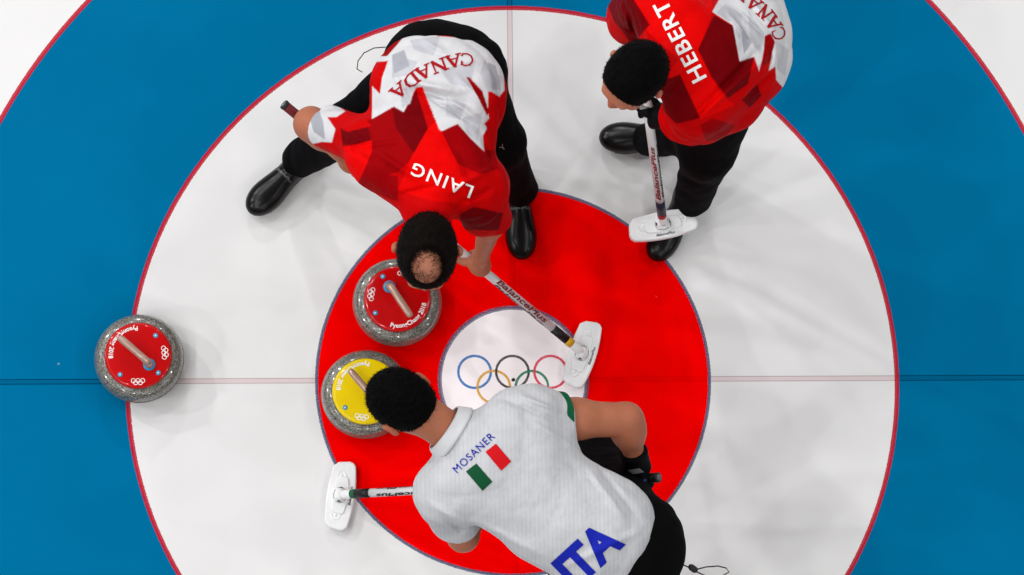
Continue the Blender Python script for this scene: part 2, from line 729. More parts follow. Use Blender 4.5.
def eyes(c, fr, parent, s=1.0):
    for sg in (-1, 1):
        p = c + (fr[0] * sg * .031 + fr[1] * .083 + fr[2] * .003) * s
        bm = bmesh.new()
        bmesh.ops.create_uvsphere(bm, u_segments=16, v_segments=10, radius=.012 * s)
        bmesh.ops.translate(bm, verts=bm.verts, vec=Vector(p))
        e = bm_obj('eye', bm, M['eye'], parent)
        bm = bmesh.new()
        bmesh.ops.create_uvsphere(bm, u_segments=12, v_segments=8, radius=.006 * s)
        bmesh.ops.translate(bm, verts=bm.verts, vec=Vector(p + fr[1] * .0075 * s))
        bm_obj('iris', bm, M['iris'], e)


def grip(P0, axis, toward, rs=.0143, fat=1.0, thumb=1):
    """closed hand round a shaft: P0 on the shaft axis, toward = where the forearm comes from.
    returns (prims, wrist point). fingers are four separate bent chains + thumb"""
    a = unit(axis)
    w = np.asarray(toward, float) - P0
    w = unit(w - a * np.dot(w, a))
    b = np.cross(a, w)
    rf = .0088 * fat
    R = rs + rf
    at = lambda s_, ang, r: P0 + a * s_ + (w * math.cos(ang) + b * math.sin(ang)) * r
    prims = []
    # palm
    pc = P0 + w * (rs + .015 * fat) - b * .006
    prims.append(Ell(pc, (.043 * fat, .017 * fat, .036 * fat), np.array([a, w, b]), k=.012))
    for i, (s_, ln) in enumerate(((-.030, .92), (-.0105, 1.0), (.009, .96), (.028, .82))):
        ang = [.25, 1.25 * ln, 2.15 * ln, 3.1 * ln, 3.75 * ln]
        rr = [R + .008, R + .0035, R + .001, R, R]
        rad = [rf * 1.12, rf * 1.1, rf * 1.0, rf * .92, rf * .82]
        pts = [at(s_ * fat, q, r) for q, r in zip(ang, rr)]
        for j in range(4):
            prims.append(Cap(pts[j], pts[j + 1], rad[j], rad[j + 1], k=.004))
    t0 = -.036 * thumb
    pts = [at(t0 * .6, -.35, R + .012), at(t0 * 1.1, -1.15, R + .004), at(t0 * 1.25, -2.1, R + .001), at(t0 * 1.05, -2.9, R)]
    for j, (r0, r1) in enumerate(((.0135, .0115), (.0115, .0102), (.0102, .0085))):
        prims.append(Cap(pts[j], pts[j + 1], r0 * fat, r1 * fat, k=.006))
    v = unit(np.asarray(toward) - pc)
    wrist = pc + v * .062
    prims.append(Cap(pc + v * .012, wrist, .027 * fat, .023 * fat, k=.02, flat=(w, 1.2)))
    return prims, wrist


def gloved(prims, t=.003):
    """the same hand a little thicker all round"""
    out = []
    for p in prims:
        if isinstance(p, Cap): out.append(Cap(p.a, p.b, p.ra + t, p.rb + t, k=p.k, flat=p.flat))
        else: out.append(Ell(p.c, [r + t for r in p.r], p.f, k=p.k))
    return out


def hair_strands(name, pts, nrm, length, parent, material, back, n_rand=.5, wid=.0008):
    V = []; T = []
    back = np.asarray(back)
    for k_, (p, q) in enumerate(zip(pts, nrm)):
        d = unit(np.asarray(q) * .45 + (back if back.ndim == 1 else back[k_]) + rng.normal(size=3) * n_rand)
        s_ = unit(np.cross(d, q)) * wid
        L = length * rng.uniform(.6, 1.2)
        i = len(V)
        V += [p - s_, p + s_, p + d * L * .5 + q * .002 + s_ * .8, p + d * L * .5 + q * .002 - s_ * .8, p + d * L]
        T += [(i, i + 1, i + 2), (i, i + 2, i + 3), (i + 3, i + 2, i + 4)]
    o = tri_mesh(name, V, T, material, parent)
    return o


# ------------------------------------------------------------------ the ice sheet
class N:
    """tiny maths-node expression builder"""
    nt = None

    def __init__(s, sock): s.s = sock

    @staticmethod
    def op(o, *a, clamp=False):
        n = N.nt.nodes.new('ShaderNodeMath'); n.operation = o; n.use_clamp = clamp
        for i, v in enumerate(a):
            if isinstance(v, N): N.nt.links.new(v.s, n.inputs[i])
            else: n.inputs[i].default_value = v
        return N(n.outputs[0])

    def __add__(s, o): return N.op('ADD', s, o)
    def __sub__(s, o): return N.op('SUBTRACT', s, o)
    def __mul__(s, o): return N.op('MULTIPLY', s, o)
    def abs(s): return N.op('ABSOLUTE', s)


def below(d, lim, soft=.0012):      # 1 where d < lim
    return N.op('DIVIDE', N.op('SUBTRACT', lim, d), soft, clamp=True)


def mixc(fac, a, b, mode='MIX'):
    n = N.nt.nodes.new('ShaderNodeMix'); n.data_type = 'RGBA'; n.blend_type = mode
    if isinstance(fac, N): N.nt.links.new(fac.s, n.inputs[0])
    else: n.inputs[0].default_value = fac
    for sock, v in ((n.inputs[6], a), (n.inputs[7], b)):
        if isinstance(v, tuple): sock.default_value = (*lin(v), 1)
        else: N.nt.links.new(v, sock)
    return n.outputs[2]


def ice_material():
    m = bpy.data.materials.new('painted_ice')
    m.use_nodes = True
    nt = m.node_tree; N.nt = nt
    b = nt.nodes['Principled BSDF']
    tc = nt.nodes.new('ShaderNodeTexCoord')
    sep = nt.nodes.new('ShaderNodeSeparateXYZ')
    nt.links.new(tc.outputs['Object'], sep.inputs[0])
    X, Y = N(sep.outputs[0]), N(sep.outputs[1])

    def noise(scale, detail=3):
        n = nt.nodes.new('ShaderNodeTexNoise'); n.inputs['Scale'].default_value = scale; n.inputs['Detail'].default_value = detail
        nt.links.new(tc.outputs['Object'], n.inputs['Vector'])
        return N(n.outputs['Fac'])
    fine = noise(260)
    jit = (fine - .5) * .006
    mid = noise(9, 5)
    big = noise(1.7, 3)

    def dist(x, y):
        dx = X - x; dy = Y - y
        return N.op('SQRT', dx * dx + dy * dy)
    r = dist(0, 0)
    rj = r + jit
    white = mixc(N.op('MULTIPLY', mid, .55, clamp=True), (222, 221, 221), (213, 212, 212))
    blue = mixc(N.op('MULTIPLY', big, 1.0, clamp=True), (0, 108, 152), (0, 96, 140))
    red = mixc(big, (246, 0, 0), (236, 0, 0))
    col = white
    col = mixc(below(r, 1.8406), col, blue)
    col = mixc(below(r, 1.219), col, white)
    col = mixc(below(r, .6226), col, red)
    inner = mixc(N.op('MULTIPLY', mid, .6, clamp=True), (248, 240, 242), (238, 228, 232))
    col = mixc(below(r, .233), col, inner)
    # twin centre lines both ways with a faint pink tint between them
    for A, B_ in ((Y, X), (X, Y)):
        off = (A - .0005).abs()
        vis = N.op('GREATER_THAN', r, .235)
        tint = below(off + jit * .4, .012, .012) * vis
        col = mixc(tint * .42, col, (232, 160, 172), 'MULTIPLY')
        ln = below((off - .0072).abs() + jit * .12, .0017, .0012) * vis
        inred = N.op('LESS_THAN', r, .62)
        k = ln * (N.op('SUBTRACT', 1.0, inred * .75)) * (N.op('GREATER_THAN', r, 1.225) * .36 + .60)
        col = mixc(k, col, (112, 84, 100), 'MULTIPLY')
    # painted rings
    wob = below(fine, .60, .06)
    col = mixc(below((rj - 1.219).abs(), .0078) * .95, col, mixc(below(fine, .42, .05), (176, 22, 42), (206, 58, 74)))
    col = mixc(below((rj - 1.8406).abs(), .0080) * .95, col, mixc(below(fine, .42, .05), (176, 22, 42), (206, 58, 74)))
    col = mixc(below((rj - .6226).abs(), .0056) * .9, col, mixc(wob, (110, 122, 150), (62, 74, 104)))
    col = mixc(below((rj - .2335).abs(), .0075) * .85, col, mixc(wob, (140, 146, 168), (70, 78, 108)))
    # five linked rings on the button
    rr = 16.4 / 319.0
    for (px, py), c in (((474.6, 371.9), (34, 112, 180)), ((493.8, 386.8), (214, 158, 44)), ((512.4, 371.9), (44, 42, 46)),
                        ((532.0, 387.0), (18, 122, 84)), ((550.6, 371.9), (216, 44, 74))):
        p = W(px, py)
        d = (dist(float(p[0]), float(p[1])) + jit * .5 - rr).abs()
        col = mixc(below(d, .0046) * mixable(wob), col, c)
    # pebble flecks frozen over the paint
    v = nt.nodes.new('ShaderNodeTexVoronoi'); v.inputs['Scale'].default_value = 4.2
    nt.links.new(tc.outputs['Object'], v.inputs['Vector'])
    fl = below(N(v.outputs['Distance']) + (fine - .5) * .06, .018, .01)
    col = mixc(fl * .35, col, (200, 215, 222))
    nt.links.new(col, b.inputs['Base Color'])
    b.inputs['Roughness'].default_value = .22
    b.inputs['Specular IOR Level'].default_value = .04
    b.inputs['IOR'].default_value = 1.31
    bp = nt.nodes.new('ShaderNodeBump'); bp.inputs['Strength'].default_value = .12; bp.inputs['Distance'].default_value = .002
    nt.links.new(mid.s, bp.inputs['Height']); nt.links.new(bp.outputs['Normal'], b.inputs['Normal'])
    return m


def mixable(w):
    return w * .25 + .72


bm = bmesh.new()
gx = [-8, -2.5, 0, 2.5, 8]
gy = [-9, -3, 0, 3, 9]
vs = [[bm.verts.new((x, y, 0)) for y in gy] for x in gx]
for i in range(4):
    for j in range(4):
        bm.faces.new((vs[i][j], vs[i + 1][j], vs[i + 1][j + 1], vs[i][j + 1]))
floor = bm_obj('floor', bm, ice_material(), None, smooth=False)
tag(floor, 'pebbled curling ice painted with the blue, white and red target rings', None, None, 'structure')

# tee hole plug in the middle of the button
bm = bmesh.new()
add_lathe(bm, [(0, .0), (.0058, .0), (.0056, .0012), (0, .0014)], 20)
tp = bm_obj('tee_pin', bm, M['dot'], None, False)
tp.location = (0, .0005, .0002)
tag(tp, 'tiny black centre pin at the tee of the button', 'centre pin')


# ------------------------------------------------------------------ curling stones
def granite():
    m = bpy.data.materials.new('granite')
    m.use_nodes = True
    nt = m.node_tree
    b = nt.nodes['Principled BSDF']
    tc = nt.nodes.new('ShaderNodeTexCoord')
    last = None
    for sc_, lo, hi, ca, cb in ((150, .40, .60, (54, 52, 47), (116, 113, 104)), (420, .54, .60, None, (165, 163, 155)), (330, .56, .60, None, (40, 39, 36))):
        n = nt.nodes.new('ShaderNodeTexNoise'); n.inputs['Scale'].default_value = sc_; n.inputs['Detail'].default_value = 2
        mp = nt.nodes.new('ShaderNodeMapping'); mp.inputs['Location'].default_value = (sc_, 0, sc_ * .5)
        nt.links.new(tc.outputs['Object'], mp.inputs[0]); nt.links.new(mp.outputs[0], n.inputs['Vector'])
        r = nt.nodes.new('ShaderNodeMapRange'); r.inputs['From Min'].default_value = lo; r.inputs['From Max'].default_value = hi
        nt.links.new(n.outputs['Fac'], r.inputs['Value'])
        mx = nt.nodes.new('ShaderNodeMix'); mx.data_type = 'RGBA'
        nt.links.new(r.outputs['Result'], mx.inputs[0])
        if last is None: mx.inputs[6].default_value = (*lin(ca), 1)
        else: nt.links.new(last, mx.inputs[6])
        mx.inputs[7].default_value = (*lin(cb), 1)
        last = mx.outputs[2]
    nt.links.new(last, b.inputs['Base Color'])
    b.inputs['Roughness'].default_value = .3
    b.inputs['Coat Weight'].default_value = 1.0
    b.inputs['Coat Roughness'].default_value = .035
    return m


GR = granite()
BAND = mat('striking_band', (104, 102, 95), .7, noise=(160, .25))


def ring_text(s, rad, cap, mid_ang, z, tops_in=True, bold=.02):
    """lettering on an arc, read counter-clockwise with the tops of the letters towards the middle"""
    v, t, w = text_tris(s, bold=bold)
    v, t = densify(v, t, .5)
    out = []
    for x, y in v:
        a = mid_ang + (x - w / 2) * cap / rad
        r = rad - y * cap
        out.append((r * math.cos(a), r * math.sin(a), z))
    return out, t


def ring_mark(bm, cx, cy, ang, z, r=.0066, w=.0010):
    """five linked rings, flat printed mark"""
    for i, (dx, dy) in enumerate(((-2.2, 0), (0, 0), (2.2, 0), (-1.1, -1.0), (1.1, -1.0))):
        ox = cx + (dx * math.cos(ang) - dy * math.sin(ang)) * r
        oy = cy + (dx * math.sin(ang) + dy * math.cos(ang)) * r
        n = 24
        a_ = [bm.verts.new((ox + (r + w) * math.cos(2 * math.pi * k / n), oy + (r + w) * math.sin(2 * math.pi * k / n), z)) for k in range(n)]
        b_ = [bm.verts.new((ox + (r - w) * math.cos(2 * math.pi * k / n), oy + (r - w) * math.sin(2 * math.pi * k / n), z)) for k in range(n)]
        for k in range(n):
            bm.faces.new((a_[k], a_[(k + 1) % n], b_[(k + 1) % n], b_[k]))


def make_stone(loc, ang, kind, label):
    t = thing('curling_stone', label, 'curling stone', (loc[0], loc[1], 0), 0, 'curling stones on the rings')
    disc_m = M['disc_red'] if kind == 'red' else M['disc_yellow']
    bm = bmesh.new()
    prof = [(0, .004), (.060, .004), (.064, .0005), (.070, .0005), (.078, .004), (.100, .010), (.120, .020), (.133, .034), (.1392, .048),
            (.1402, .057), (.1396, .066), (.1382, .075), (.1350, .0845), (.1300, .0925), (.1235, .0980), (.1160, .1016), (.1100, .1036), (.1065, .1044), (0, .1044)]
    add_lathe(bm, prof, 96)
    obj = bm_obj('granite_body', bm, GR, t, False)
    bm = bmesh.new()
    add_lathe(bm, [(.1395, .0475), (.1409, .052), (.1412, .057), (.1409, .062), (.1395, .0665)], 96)
    bm_obj('striking_band', bm, BAND, t, False)
    bm = bmesh.new()
    add_lathe(bm, [(.102, .1035), (.1055, .106), (.1050, .1105), (.1015, .1135), (.094, .1145), (.06, .1160), (0, .1168)], 80)
    disc = bm_obj('colour_disc', bm, disc_m, t, False)
    zt = .1158

    def topz(r): return .1176 - .0012 * (r / .06) if r < .06 else .1162 - .0015 * (r - .06) / .034
    ca, sa = math.cos(ang), math.sin(ang)
    # event lettering on the arc in front of the grip
    V, T = ring_text('PyeongChang 2018', .0925, .0138, ang, 0)
    V = [(x, y, topz(math.hypot(x, y)) + .0006) for x, y, z in V]
    tri_mesh('lettering', V, T, M['white_ink'], disc, 'white arc lettering', world_space=False)
    for rel in (-2.33, 2.29):
        bm = bmesh.new()
        a = ang + rel
        ring_mark(bm, .081 * math.cos(a), .081 * math.sin(a), a + math.pi / 2, 0)
        for v in bm.verts: v.co.z = topz(math.hypot(v.co.x, v.co.y)) + .0006
        bm_obj('ring_emblem', bm, M['white_ink'], disc, False, False, 'white linked ring emblem')
    for rel, rad in ((-1.57, .083), (1.55, .083), (3.13, .085)):
        bm = bmesh.new()
        a = ang + rel
        add_lathe(bm, [(.0078, 0), (.0078, .0012), (.0066, .0020), (0, .0022)], 24, (rad * math.cos(a), rad * math.sin(a), topz(rad) - .0003))
        bm_obj('sticker', bm, M['sticker'], t, False, label='round blue sticker')
        # a little pale tick mark in the middle of each sticker
        bm = bmesh.new()
        cx, cy = rad * math.cos(a), rad * math.sin(a)
        add_lathe(bm, [(.0026, 0), (.0024, .0006), (0, .0007)], 12, (cx, cy, topz(rad) + .0018))
        bm_obj('sticker_mark', bm, M['white_ink'], bpy.context.scene.objects[bm_last_name()], False)
    # handle: foot, gooseneck, grip
    kx, ky = -.046 * ca, -.046 * sa
    bm = bmesh.new()
    add_lathe(bm, [(.0195, 0), (.0195, .003), (.0165, .0055), (.013, .007), (0, .007)], 32, (kx, ky, .1155))
    bm_obj('handle_base', bm, M['sticker'], t, False, label='blue collar at the foot of the handle')
    bm = bmesh.new()
    pts = [(-.046, 0, .1195), (-.047, 0, .132), (-.045, 0, .143), (-.036, 0, .151), (-.02, 0, .1545), (.0, 0, .1555), (.03, 0, .1565), (.055, 0, .1575), (.072, 0, .158), (.0765, 0, .158), (.079, 0, .158)]
    rad_ = [.0135, .0125, .0125, .0122, .0115, .0112, .0118, .0116, .0108, .0085, .004]
    add_tube(bm, [(x * ca - y * sa, x * sa + y * ca, z) for x, y, z in pts], rad_, 20)
    bm_obj('handle', bm, M['handle'], t, False, label='copper toned gooseneck grip')
    bm = bmesh.new()
    add_lathe(bm, [(.0075, 0), (.0075, .002), (0, .0028)], 6, (-.047 * ca, -.047 * sa, .1535))
    bm_obj('handle_bolt', bm, M['grip_end'], bpy.context.scene.objects[bm_last_name()], False)
    return t


def bm_last_name():
    return COL.objects[-1].name


s1 = W(139.2, 358.6, .057)
make_stone(s1, math.radians(139), 'red', 'curling stone with red disc standing alone across the blue and white ring edge')
s2 = W(397.3, 302.4, .057)
make_stone(s2, math.radians(-57), 'red', 'curling stone with red disc on the red ring, partly under the balding head')
s3 = W(365.8, 394.3, .057)
make_stone(s3, math.radians(130), 'yellow', 'curling stone with yellow disc beside the black haired head of the white jersey player')


# ------------------------------------------------------------------ brooms
def broom_outline(L=.222, Wd=.086, bow=.014):
    """broom head seen from above: slightly bowed long pad holder with clipped corners, long side along x"""
    pts = []
    half = L / 2
    xs = np.linspace(-half + .012, half - .012, 11)
    for x in xs: pts.append((x, -Wd / 2 + bow * (x / half) ** 2 + (-.004)))
    pts += [(half - .003, -Wd / 2 + bow + .002), (half, -Wd / 2 + bow + .014), (half - .006, Wd / 2 - .024), (half - .013, Wd / 2 - .016)]
    for x in xs[::-1]:
        pts.append((x * .93, Wd / 2 - .010 * (abs(x) / half) ** 1.5))
    pts += [(-half + .013, Wd / 2 - .016), (-half + .006, Wd / 2 - .024), (-half, -Wd / 2 + bow + .014), (-half + .003, -Wd / 2 + bow + .002)]
    return pts


def make_broom(base_px, tip_px, tip_z, long_px, label, bands, grip_mat, letters, lift=0.0, curve=1):
    """base_px: the shaft's foot on the head; tip_px/tip_z: the handle's end; long_px: direction of the head's long side in the photo"""
    base = W(*base_px, .045 + lift)
    tip = W(*tip_px, tip_z)
    ax = unit(tip - base)
    L = float(np.linalg.norm(tip - base))
    t = thing('curling_broom', label, 'curling broom', (base[0], base[1], 0), 0, 'curling brooms')
    # head
    l0 = W(base_px[0], base_px[1], 0); l1 = W(base_px[0] + long_px[0], base_px[1] + long_px[1], 0)
    xl = unit(l1 - l0)
    yl = np.array([-xl[1], xl[0], 0])
    if curve < 0:
        yl = -yl
    org = np.array([base[0], base[1], lift])

    def place(bm):
        for v in bm.verts:
            c = v.co.copy()
            v.co = Vector(org + xl * c.x + yl * c.y + np.array([0, 0, c.z]))
    bm = bmesh.new()
    add_prism(bm, [(x * .97, y * .95) for x, y in broom_outline()], .001, .014)
    place(bm)
    bm_obj('pad', bm, M['pad'], t, smooth=False, label='soft brushing pad under the head')
    bm = bmesh.new()
    add_prism(bm, broom_outline(), .012, .031, .007)
    # raised centre rib
    add_prism(bm, [(x * .55, y * .55) for x, y in broom_outline()], .028, .036, .004)
    place(bm)
    hd = bm_obj('broom_head', bm, M['head_white'], t, smooth=False)
    for sx in (-1, 1):
        bm = bmesh.new()
        add_lathe(bm, [(.0155, 0), (.0155, .0015), (.0125, .0022), (.0115, .0012), (.0035, .0012), (.003, .0022), (0, .0024)], 28, (sx * .064, .004, .0305))
        place(bm)
        bm_obj('screw_cap', bm, M['head_white'], hd)
    # hinge socket
    bm = bmesh.new()
    add_tube(bm, [base + xl * .019, base - xl * .019], .012, 20)
    add_prism_pts = [(-.021, -.016), (.021, -.016), (.021, .016), (-.021, .016)]
    b2 = bmesh.new()
    add_prism(b2, add_prism_pts, .030, .046, .006); place(b2)
    me_ = bpy.data.meshes.new('tmp'); b2.to_mesh(me_); b2.free(); bm.from_mesh(me_); bpy.data.meshes.remove(me_)
    hj = bm_obj('hinge', bm, M['head_white'], t)
    bm = bmesh.new()
    add_tube(bm, [base + xl * .0225, base - xl * .0225], .0048, 12)
    bm_obj('hinge_pin', bm, M['grip_black'], hj)
    bm = bmesh.new()
    # dark ring that rims the hinge plate
    n = 30
    for k in range(n):
        a0, a1 = 2 * math.pi * k / n, 2 * math.pi * (k + 1) / n
        q = [(.0255 * math.cos(a0), .0215 * math.sin(a0)), (.0255 * math.cos(a1), .0215 * math.sin(a1)), (.0235 * math.cos(a1), .0195 * math.sin(a1)), (.0235 * math.cos(a0), .0195 * math.sin(a0))]
        bm.faces.new([bm.verts.new((x, y, .0366)) for x, y in q])
    place(bm)
    bm_obj('hinge_rim', bm, M['grey_ink'], hj, smooth=False)
    # small maker lettering along the head's front edge
    v, T, w = text_tris('BalancePlus', shear=.25, bold=.02)
    v, T = densify(v, T, .6)
    V = []
    for x, y in v:
        lx = (x / w - .5) * .060 + .002
        ly = -.0322 + (y - .5) * .0080
        V.append(tuple(org + xl * lx + yl * ly + np.array([0, 0, .0316])))
    tri_mesh('head_lettering', V, T, M['black_ink'], hd, 'dark italic lettering')
    # ferrule and shaft with its colour bands
    f0 = base + ax * .012
    bm = bmesh.new()
    add_tube(bm, [base, base + ax * .02, base + ax * .042, base + ax * .05], [.0120, .0145, .0145, .0140], 24)
    bm_obj('socket', bm, M['head_white'], t)
    s = .046
    rad = .0140
    for mt, ln in bands:
        bm = bmesh.new()
        add_tube(bm, [base + ax * s, base + ax * (s + ln)], rad + .0006, 24)
        bm_obj('shaft_band', bm, M[mt], t, label={'shaft_black': 'black band', 'shaft_navy': 'navy band', 'shaft_red': 'red band', 'shaft_yellow': 'yellow band', 'shaft_green': 'green band'}[mt])
        s += ln
    glen = .16
    bm = bmesh.new()
    add_tube(bm, [base + ax * (s - .002), base + ax * (s + .3), base + ax * (L - glen)], rad, 24)
    sh = bm_obj('shaft', bm, M['shaft'], t)
    bm = bmesh.new()
    add_tube(bm, [base + ax * (L - glen - .001), base + ax * (L - glen + .004), base + ax * (L - .012), base + ax * (L - .006)], [.0145, .0150, .0150, .0145], 24)
    bm_obj('grip', bm, grip_mat, t)
    bm = bmesh.new()
    add_tube(bm, [base + ax * (L - .012), base + ax * (L - .008), base + ax * (L - .001), base + ax * L], [.0146, .0158, .0158, .014], 24)
    bm_obj('end_cap', bm, M['grip_black'], t)
    bm = bmesh.new()
    add_tube(bm, [base + ax * L, base + ax * (L + .001)], .0105, 20)
    bm_obj('end_plug', bm, M['grip_end'], t)
    for (txt, start, length, cap, ang, material, rev) in letters:
        v, T, w = text_tris(txt, shear=.28, bold=.03)
        a_ = -ax if rev else ax
        up = np.cross(np.array([0, 0, 1.0]), a_)
        st = -(start + length) if rev else start
        V, T = on_shaft(v, w, T, base, a_, up, length, cap, rad, st, ang)
        tri_mesh('shaft_lettering', V, T, M[material], sh, 'italic maker lettering')
    return t, base, ax, L


T_A, B_A, X_A, L_A = make_broom((582, 352.5), (283.5, 104), .62, (10, -31), 'white curling broom with black and yellow bands, beside the five painted rings',
    [('shaft_yellow', .022), ('shaft_black', .062)], M['grip_red'],
    [('BalancePlus', .165, .215, .017, .15, 'maroon_ink', True), ('BalancePlus', .165, .215, .010, -1.15, 'dark_ink', True)], curve=1)
T_B, B_B, X_B, L_B = make_broom((663, 223), (641, 60), 1.08, (60, -12), 'white curling broom with navy and red bands, its head resting over a black shoe tip',
    [('shaft_red', .020), ('shaft_navy', .085)], M['grip_black'],
    [('BalancePlus', .17, .34, .014, .55, 'maroon_ink', False), ('BalancePlus', .17, .34, .011, -.8, 'dark_ink', False)], curve=1, lift=.082)
T_C, B_C, X_C, L_C = make_broom((340, 494.5), (659, 477.5), .78, (6, -40), 'white curling broom with black and green bands, held under the white jersey player',
    [('shaft_green', .018), ('shaft_black', .058)], M['grip_black'],
    [('BalancePlus', .15, .25, .013, -.95, 'black_ink', True), ('BalancePlus', .15, .25, .013, .95, 'black_ink', True)], curve=1)
print('BROOMS', L_A, L_B, L_C)


# ------------------------------------------------------------------ the players
SKIN = np.array(lin((172, 106, 78)))
SKIN_DARK = np.array(lin((150, 88, 66)))
SHIRT_H = .0034


def skin_color(marks):
    """skin tone with ruddier or paler zones: marks = (centre, radius, rgb 0-255, amount)"""
    def f(V):
        c = np.repeat(marks['base'][None], len(V), 0)
        for p, r, rgb, a in marks['zones']:
            k = np.exp(-((V - np.asarray(p)) ** 2).sum(1) / (r * r)) * a
            c = c * (1 - k[:, None]) + np.array(lin(rgb))[None] * k[:, None]
        return c
    return f


def shoe(heel, toe, parent, ankle, label=None, word=True):
    """leather curling shoe: heel and toe on the ice (metres), ankle point above"""
    heel = np.array([heel[0], heel[1], 0.0]); toe = np.array([toe[0], toe[1], 0.0])
    f = unit(toe - heel); L = np.linalg.norm(toe - heel)
    r = np.array([f[1], -f[0], 0]); u = np.array([0, 0, 1.0])
    g = lambda x, y, z: heel + f * y * L + r * x + u * z
    fr = np.array([r, f, u])
    up = Solid([
        Ell(g(0, .13, .045), (.038, .045, .042), fr),
        Ell(g(0, .40, .045), (.035, .085, .040), fr),
        Ell(g(0, .72, .036), (.044, .078, .034), fr),
        Ell(g(0, .84, .031), (.040, .056, .026), fr),
        Cap(g(0, .24, .055), np.asarray(ankle) * .55 + g(0, .24, .09) * .45, .042, .040),
    ], k=.04, planes=[(g(0, 0, .017), (0, 0, -1))])
    o = solid_obj('shoe', up, .005, M['shoe'], parent, label=label)
    pts = []
    for y, hw in ((0.0, .014), (.03, .028), (.12, .038), (.3, .036), (.45, .035), (.6, .041), (.74, .047), (.86, .044), (.95, .031), (1.0, .012)):
        pts.append((hw, y))
    out = [(x, y) for x, y in pts] + [(-x, y) for x, y in pts[::-1]]
    bm = bmesh.new()
    add_prism(bm, [tuple((g(x, y, 0))[:2]) for x, y in out], .001, .021, .004)
    bm_obj('sole', bm, M['sole'], o)
    # laces across the instep
    for k in range(4):
        y = .40 + .065 * k
        z = .089 - .0085 * k
        bm = bmesh.new()
        add_tube(bm, [g(-.024, y, z - .008), g(-.012, y + .01, z), g(.012, y - .01, z), g(.024, y, z - .008)], .0028, 8)
        bm_obj('lace', bm, M['sole'], o)
    if word:
        v, t, w = text_tris('BalancePlus', shear=.3, bold=.0)
        c = g(0, .52, .12)
        V = c[None] + (v[:, :1] / w - .5) * (-r[None]) * .062 + v[:, 1:] * (-f[None]) * .0085
        V, T = drape(V, t, bvh_of(o), (0, 0, 1), .002, .004)
        tri_mesh('shoe_lettering', V, T, M['grey_ink'], o)
    return o


def hair_shell(g, fr, s, grow, planes, name, material, parent, label=None, subs=(), amp=.0022, h=.004):
    sc_ = lambda *r: [v * s + grow for v in r]
    prims = [Ell(g(0, -.012, .03), sc_(.076, .098, .084), fr), Ell(g(0, -.035, -.02), sc_(.062, .065, .062), fr, k=.03)]
    f = Solid(prims, .03, subs=list(subs), wrinkle=(amp, 170, 5), planes=planes)
    return solid_obj(name, f, h, material, parent, relax=1, label=label)


RED1 = lin((218, 2, 2)); RED2 = lin((190, 1, 3)); RED3 = lin((146, 0, 5)); RED4 = lin((108, 0, 6))
WH1 = lin((206, 206, 209)); WH2 = lin((186, 186, 192)); WH3 = lin((160, 161, 169))


def facet_print(pr, V, F, base, layers, faceup=None):
    """layers: (rgb, pixel outline). painted in order"""
    xy0 = pr.flat(V)
    tot = 0
    polys = [(rgb, pr.poly(px)) for rgb, px in layers]
    offs = [(0, 0), (.0011, .0004), (-.0004, .0011), (-.0011, -.0004), (.0004, -.0011)]
    for ox, oy in offs:
        xy = xy0 + np.array([[ox, oy]])
        c = np.repeat(np.array(base)[None], len(V), 0)
        for rgb, pl in polys:
            m_ = in_poly(xy, pl)
            if faceup is not None: m_ &= faceup
            c[m_] = rgb
        tot = tot + c
    return tot / len(offs)


def jersey_obj(f, color_of, parent, h=SHIRT_H, label=None, name='jersey'):
    V, F = solid_mesh(f, h, 2)
    me = quad_mesh(name, V, F)
    set_color(me, 'print_color', color_of(V, F))
    return link_mesh(name, me, M['jersey'], parent, True, True, label)


def put_text(s, a, b, up, cap, z, pr, bvh, parent, material, name='lettering', label=None, lift=.0018, **kw):
    V, T = place_text(s, a, b, up, cap, z, **kw)
    V, T = drape(V, T, bvh, pr.view, lift)
    return tri_mesh(name, V, T, M[material], parent, label)


def serif_word(word):
    """slim serif capitals from strokes; unit height. returns list of quads"""
    G = {
        'C': ([((.72, .78), (.62, .95)), ((.62, .95), (.40, 1.0)), ((.40, 1.0), (.16, .88)), ((.16, .88), (.04, .62)), ((.04, .62), (.04, .38)), ((.04, .38), (.16, .12)), ((.16, .12), (.40, 0)), ((.40, 0), (.62, .05)), ((.62, .05), (.74, .22)), ((.72, .66), (.72, .98))], .82),
        'A': ([((.08, 0), (.40, 1)), ((.40, 1), (.74, 0), 1.7), ((.2, .34), (.62, .34)), ((-.04, 0), (.22, 0)), ((.58, 0), (.88, 0))], .92),
        'N': ([((.12, 0), (.12, 1)), ((.12, 1), (.72, 0), 1.7), ((.72, 0), (.72, 1)), ((0, 0), (.26, 0)), ((-.02, 1), (.2, 1)), ((.58, 1), (.86, 1))], .95),
        'D': ([((.14, 0), (.14, 1), 1.6), ((0, 0), (.4, 0)), ((0, 1), (.4, 1)), ((.4, 1), (.66, .84)), ((.66, .84), (.76, .5), 1.5), ((.76, .5), (.66, .16), 1.5), ((.66, .16), (.4, 0))], .92),
    }
    V = []; T = []
    x0 = 0
    for ch in word:
        st, adv = G[ch]
        for q in st:
            (ax, ay), (bx, by) = q[0], q[1]
            w = .055 * (q[2] if len(q) > 2 else 1)
            d = np.array([bx - ax, by - ay]); l = np.linalg.norm(d); d = d / l
            n = np.array([-d[1], d[0]]) * w
            a = np.array([x0 + ax, ay]) - d * w * .6; b = np.array([x0 + bx, by]) + d * w * .6
            i = len(V)
            V += [a - n, b - n, b + n, a + n]
            T += [(i, i + 1, i + 2), (i, i + 2, i + 3)]
        x0 += adv
    return np.array(V), np.array(T), x0


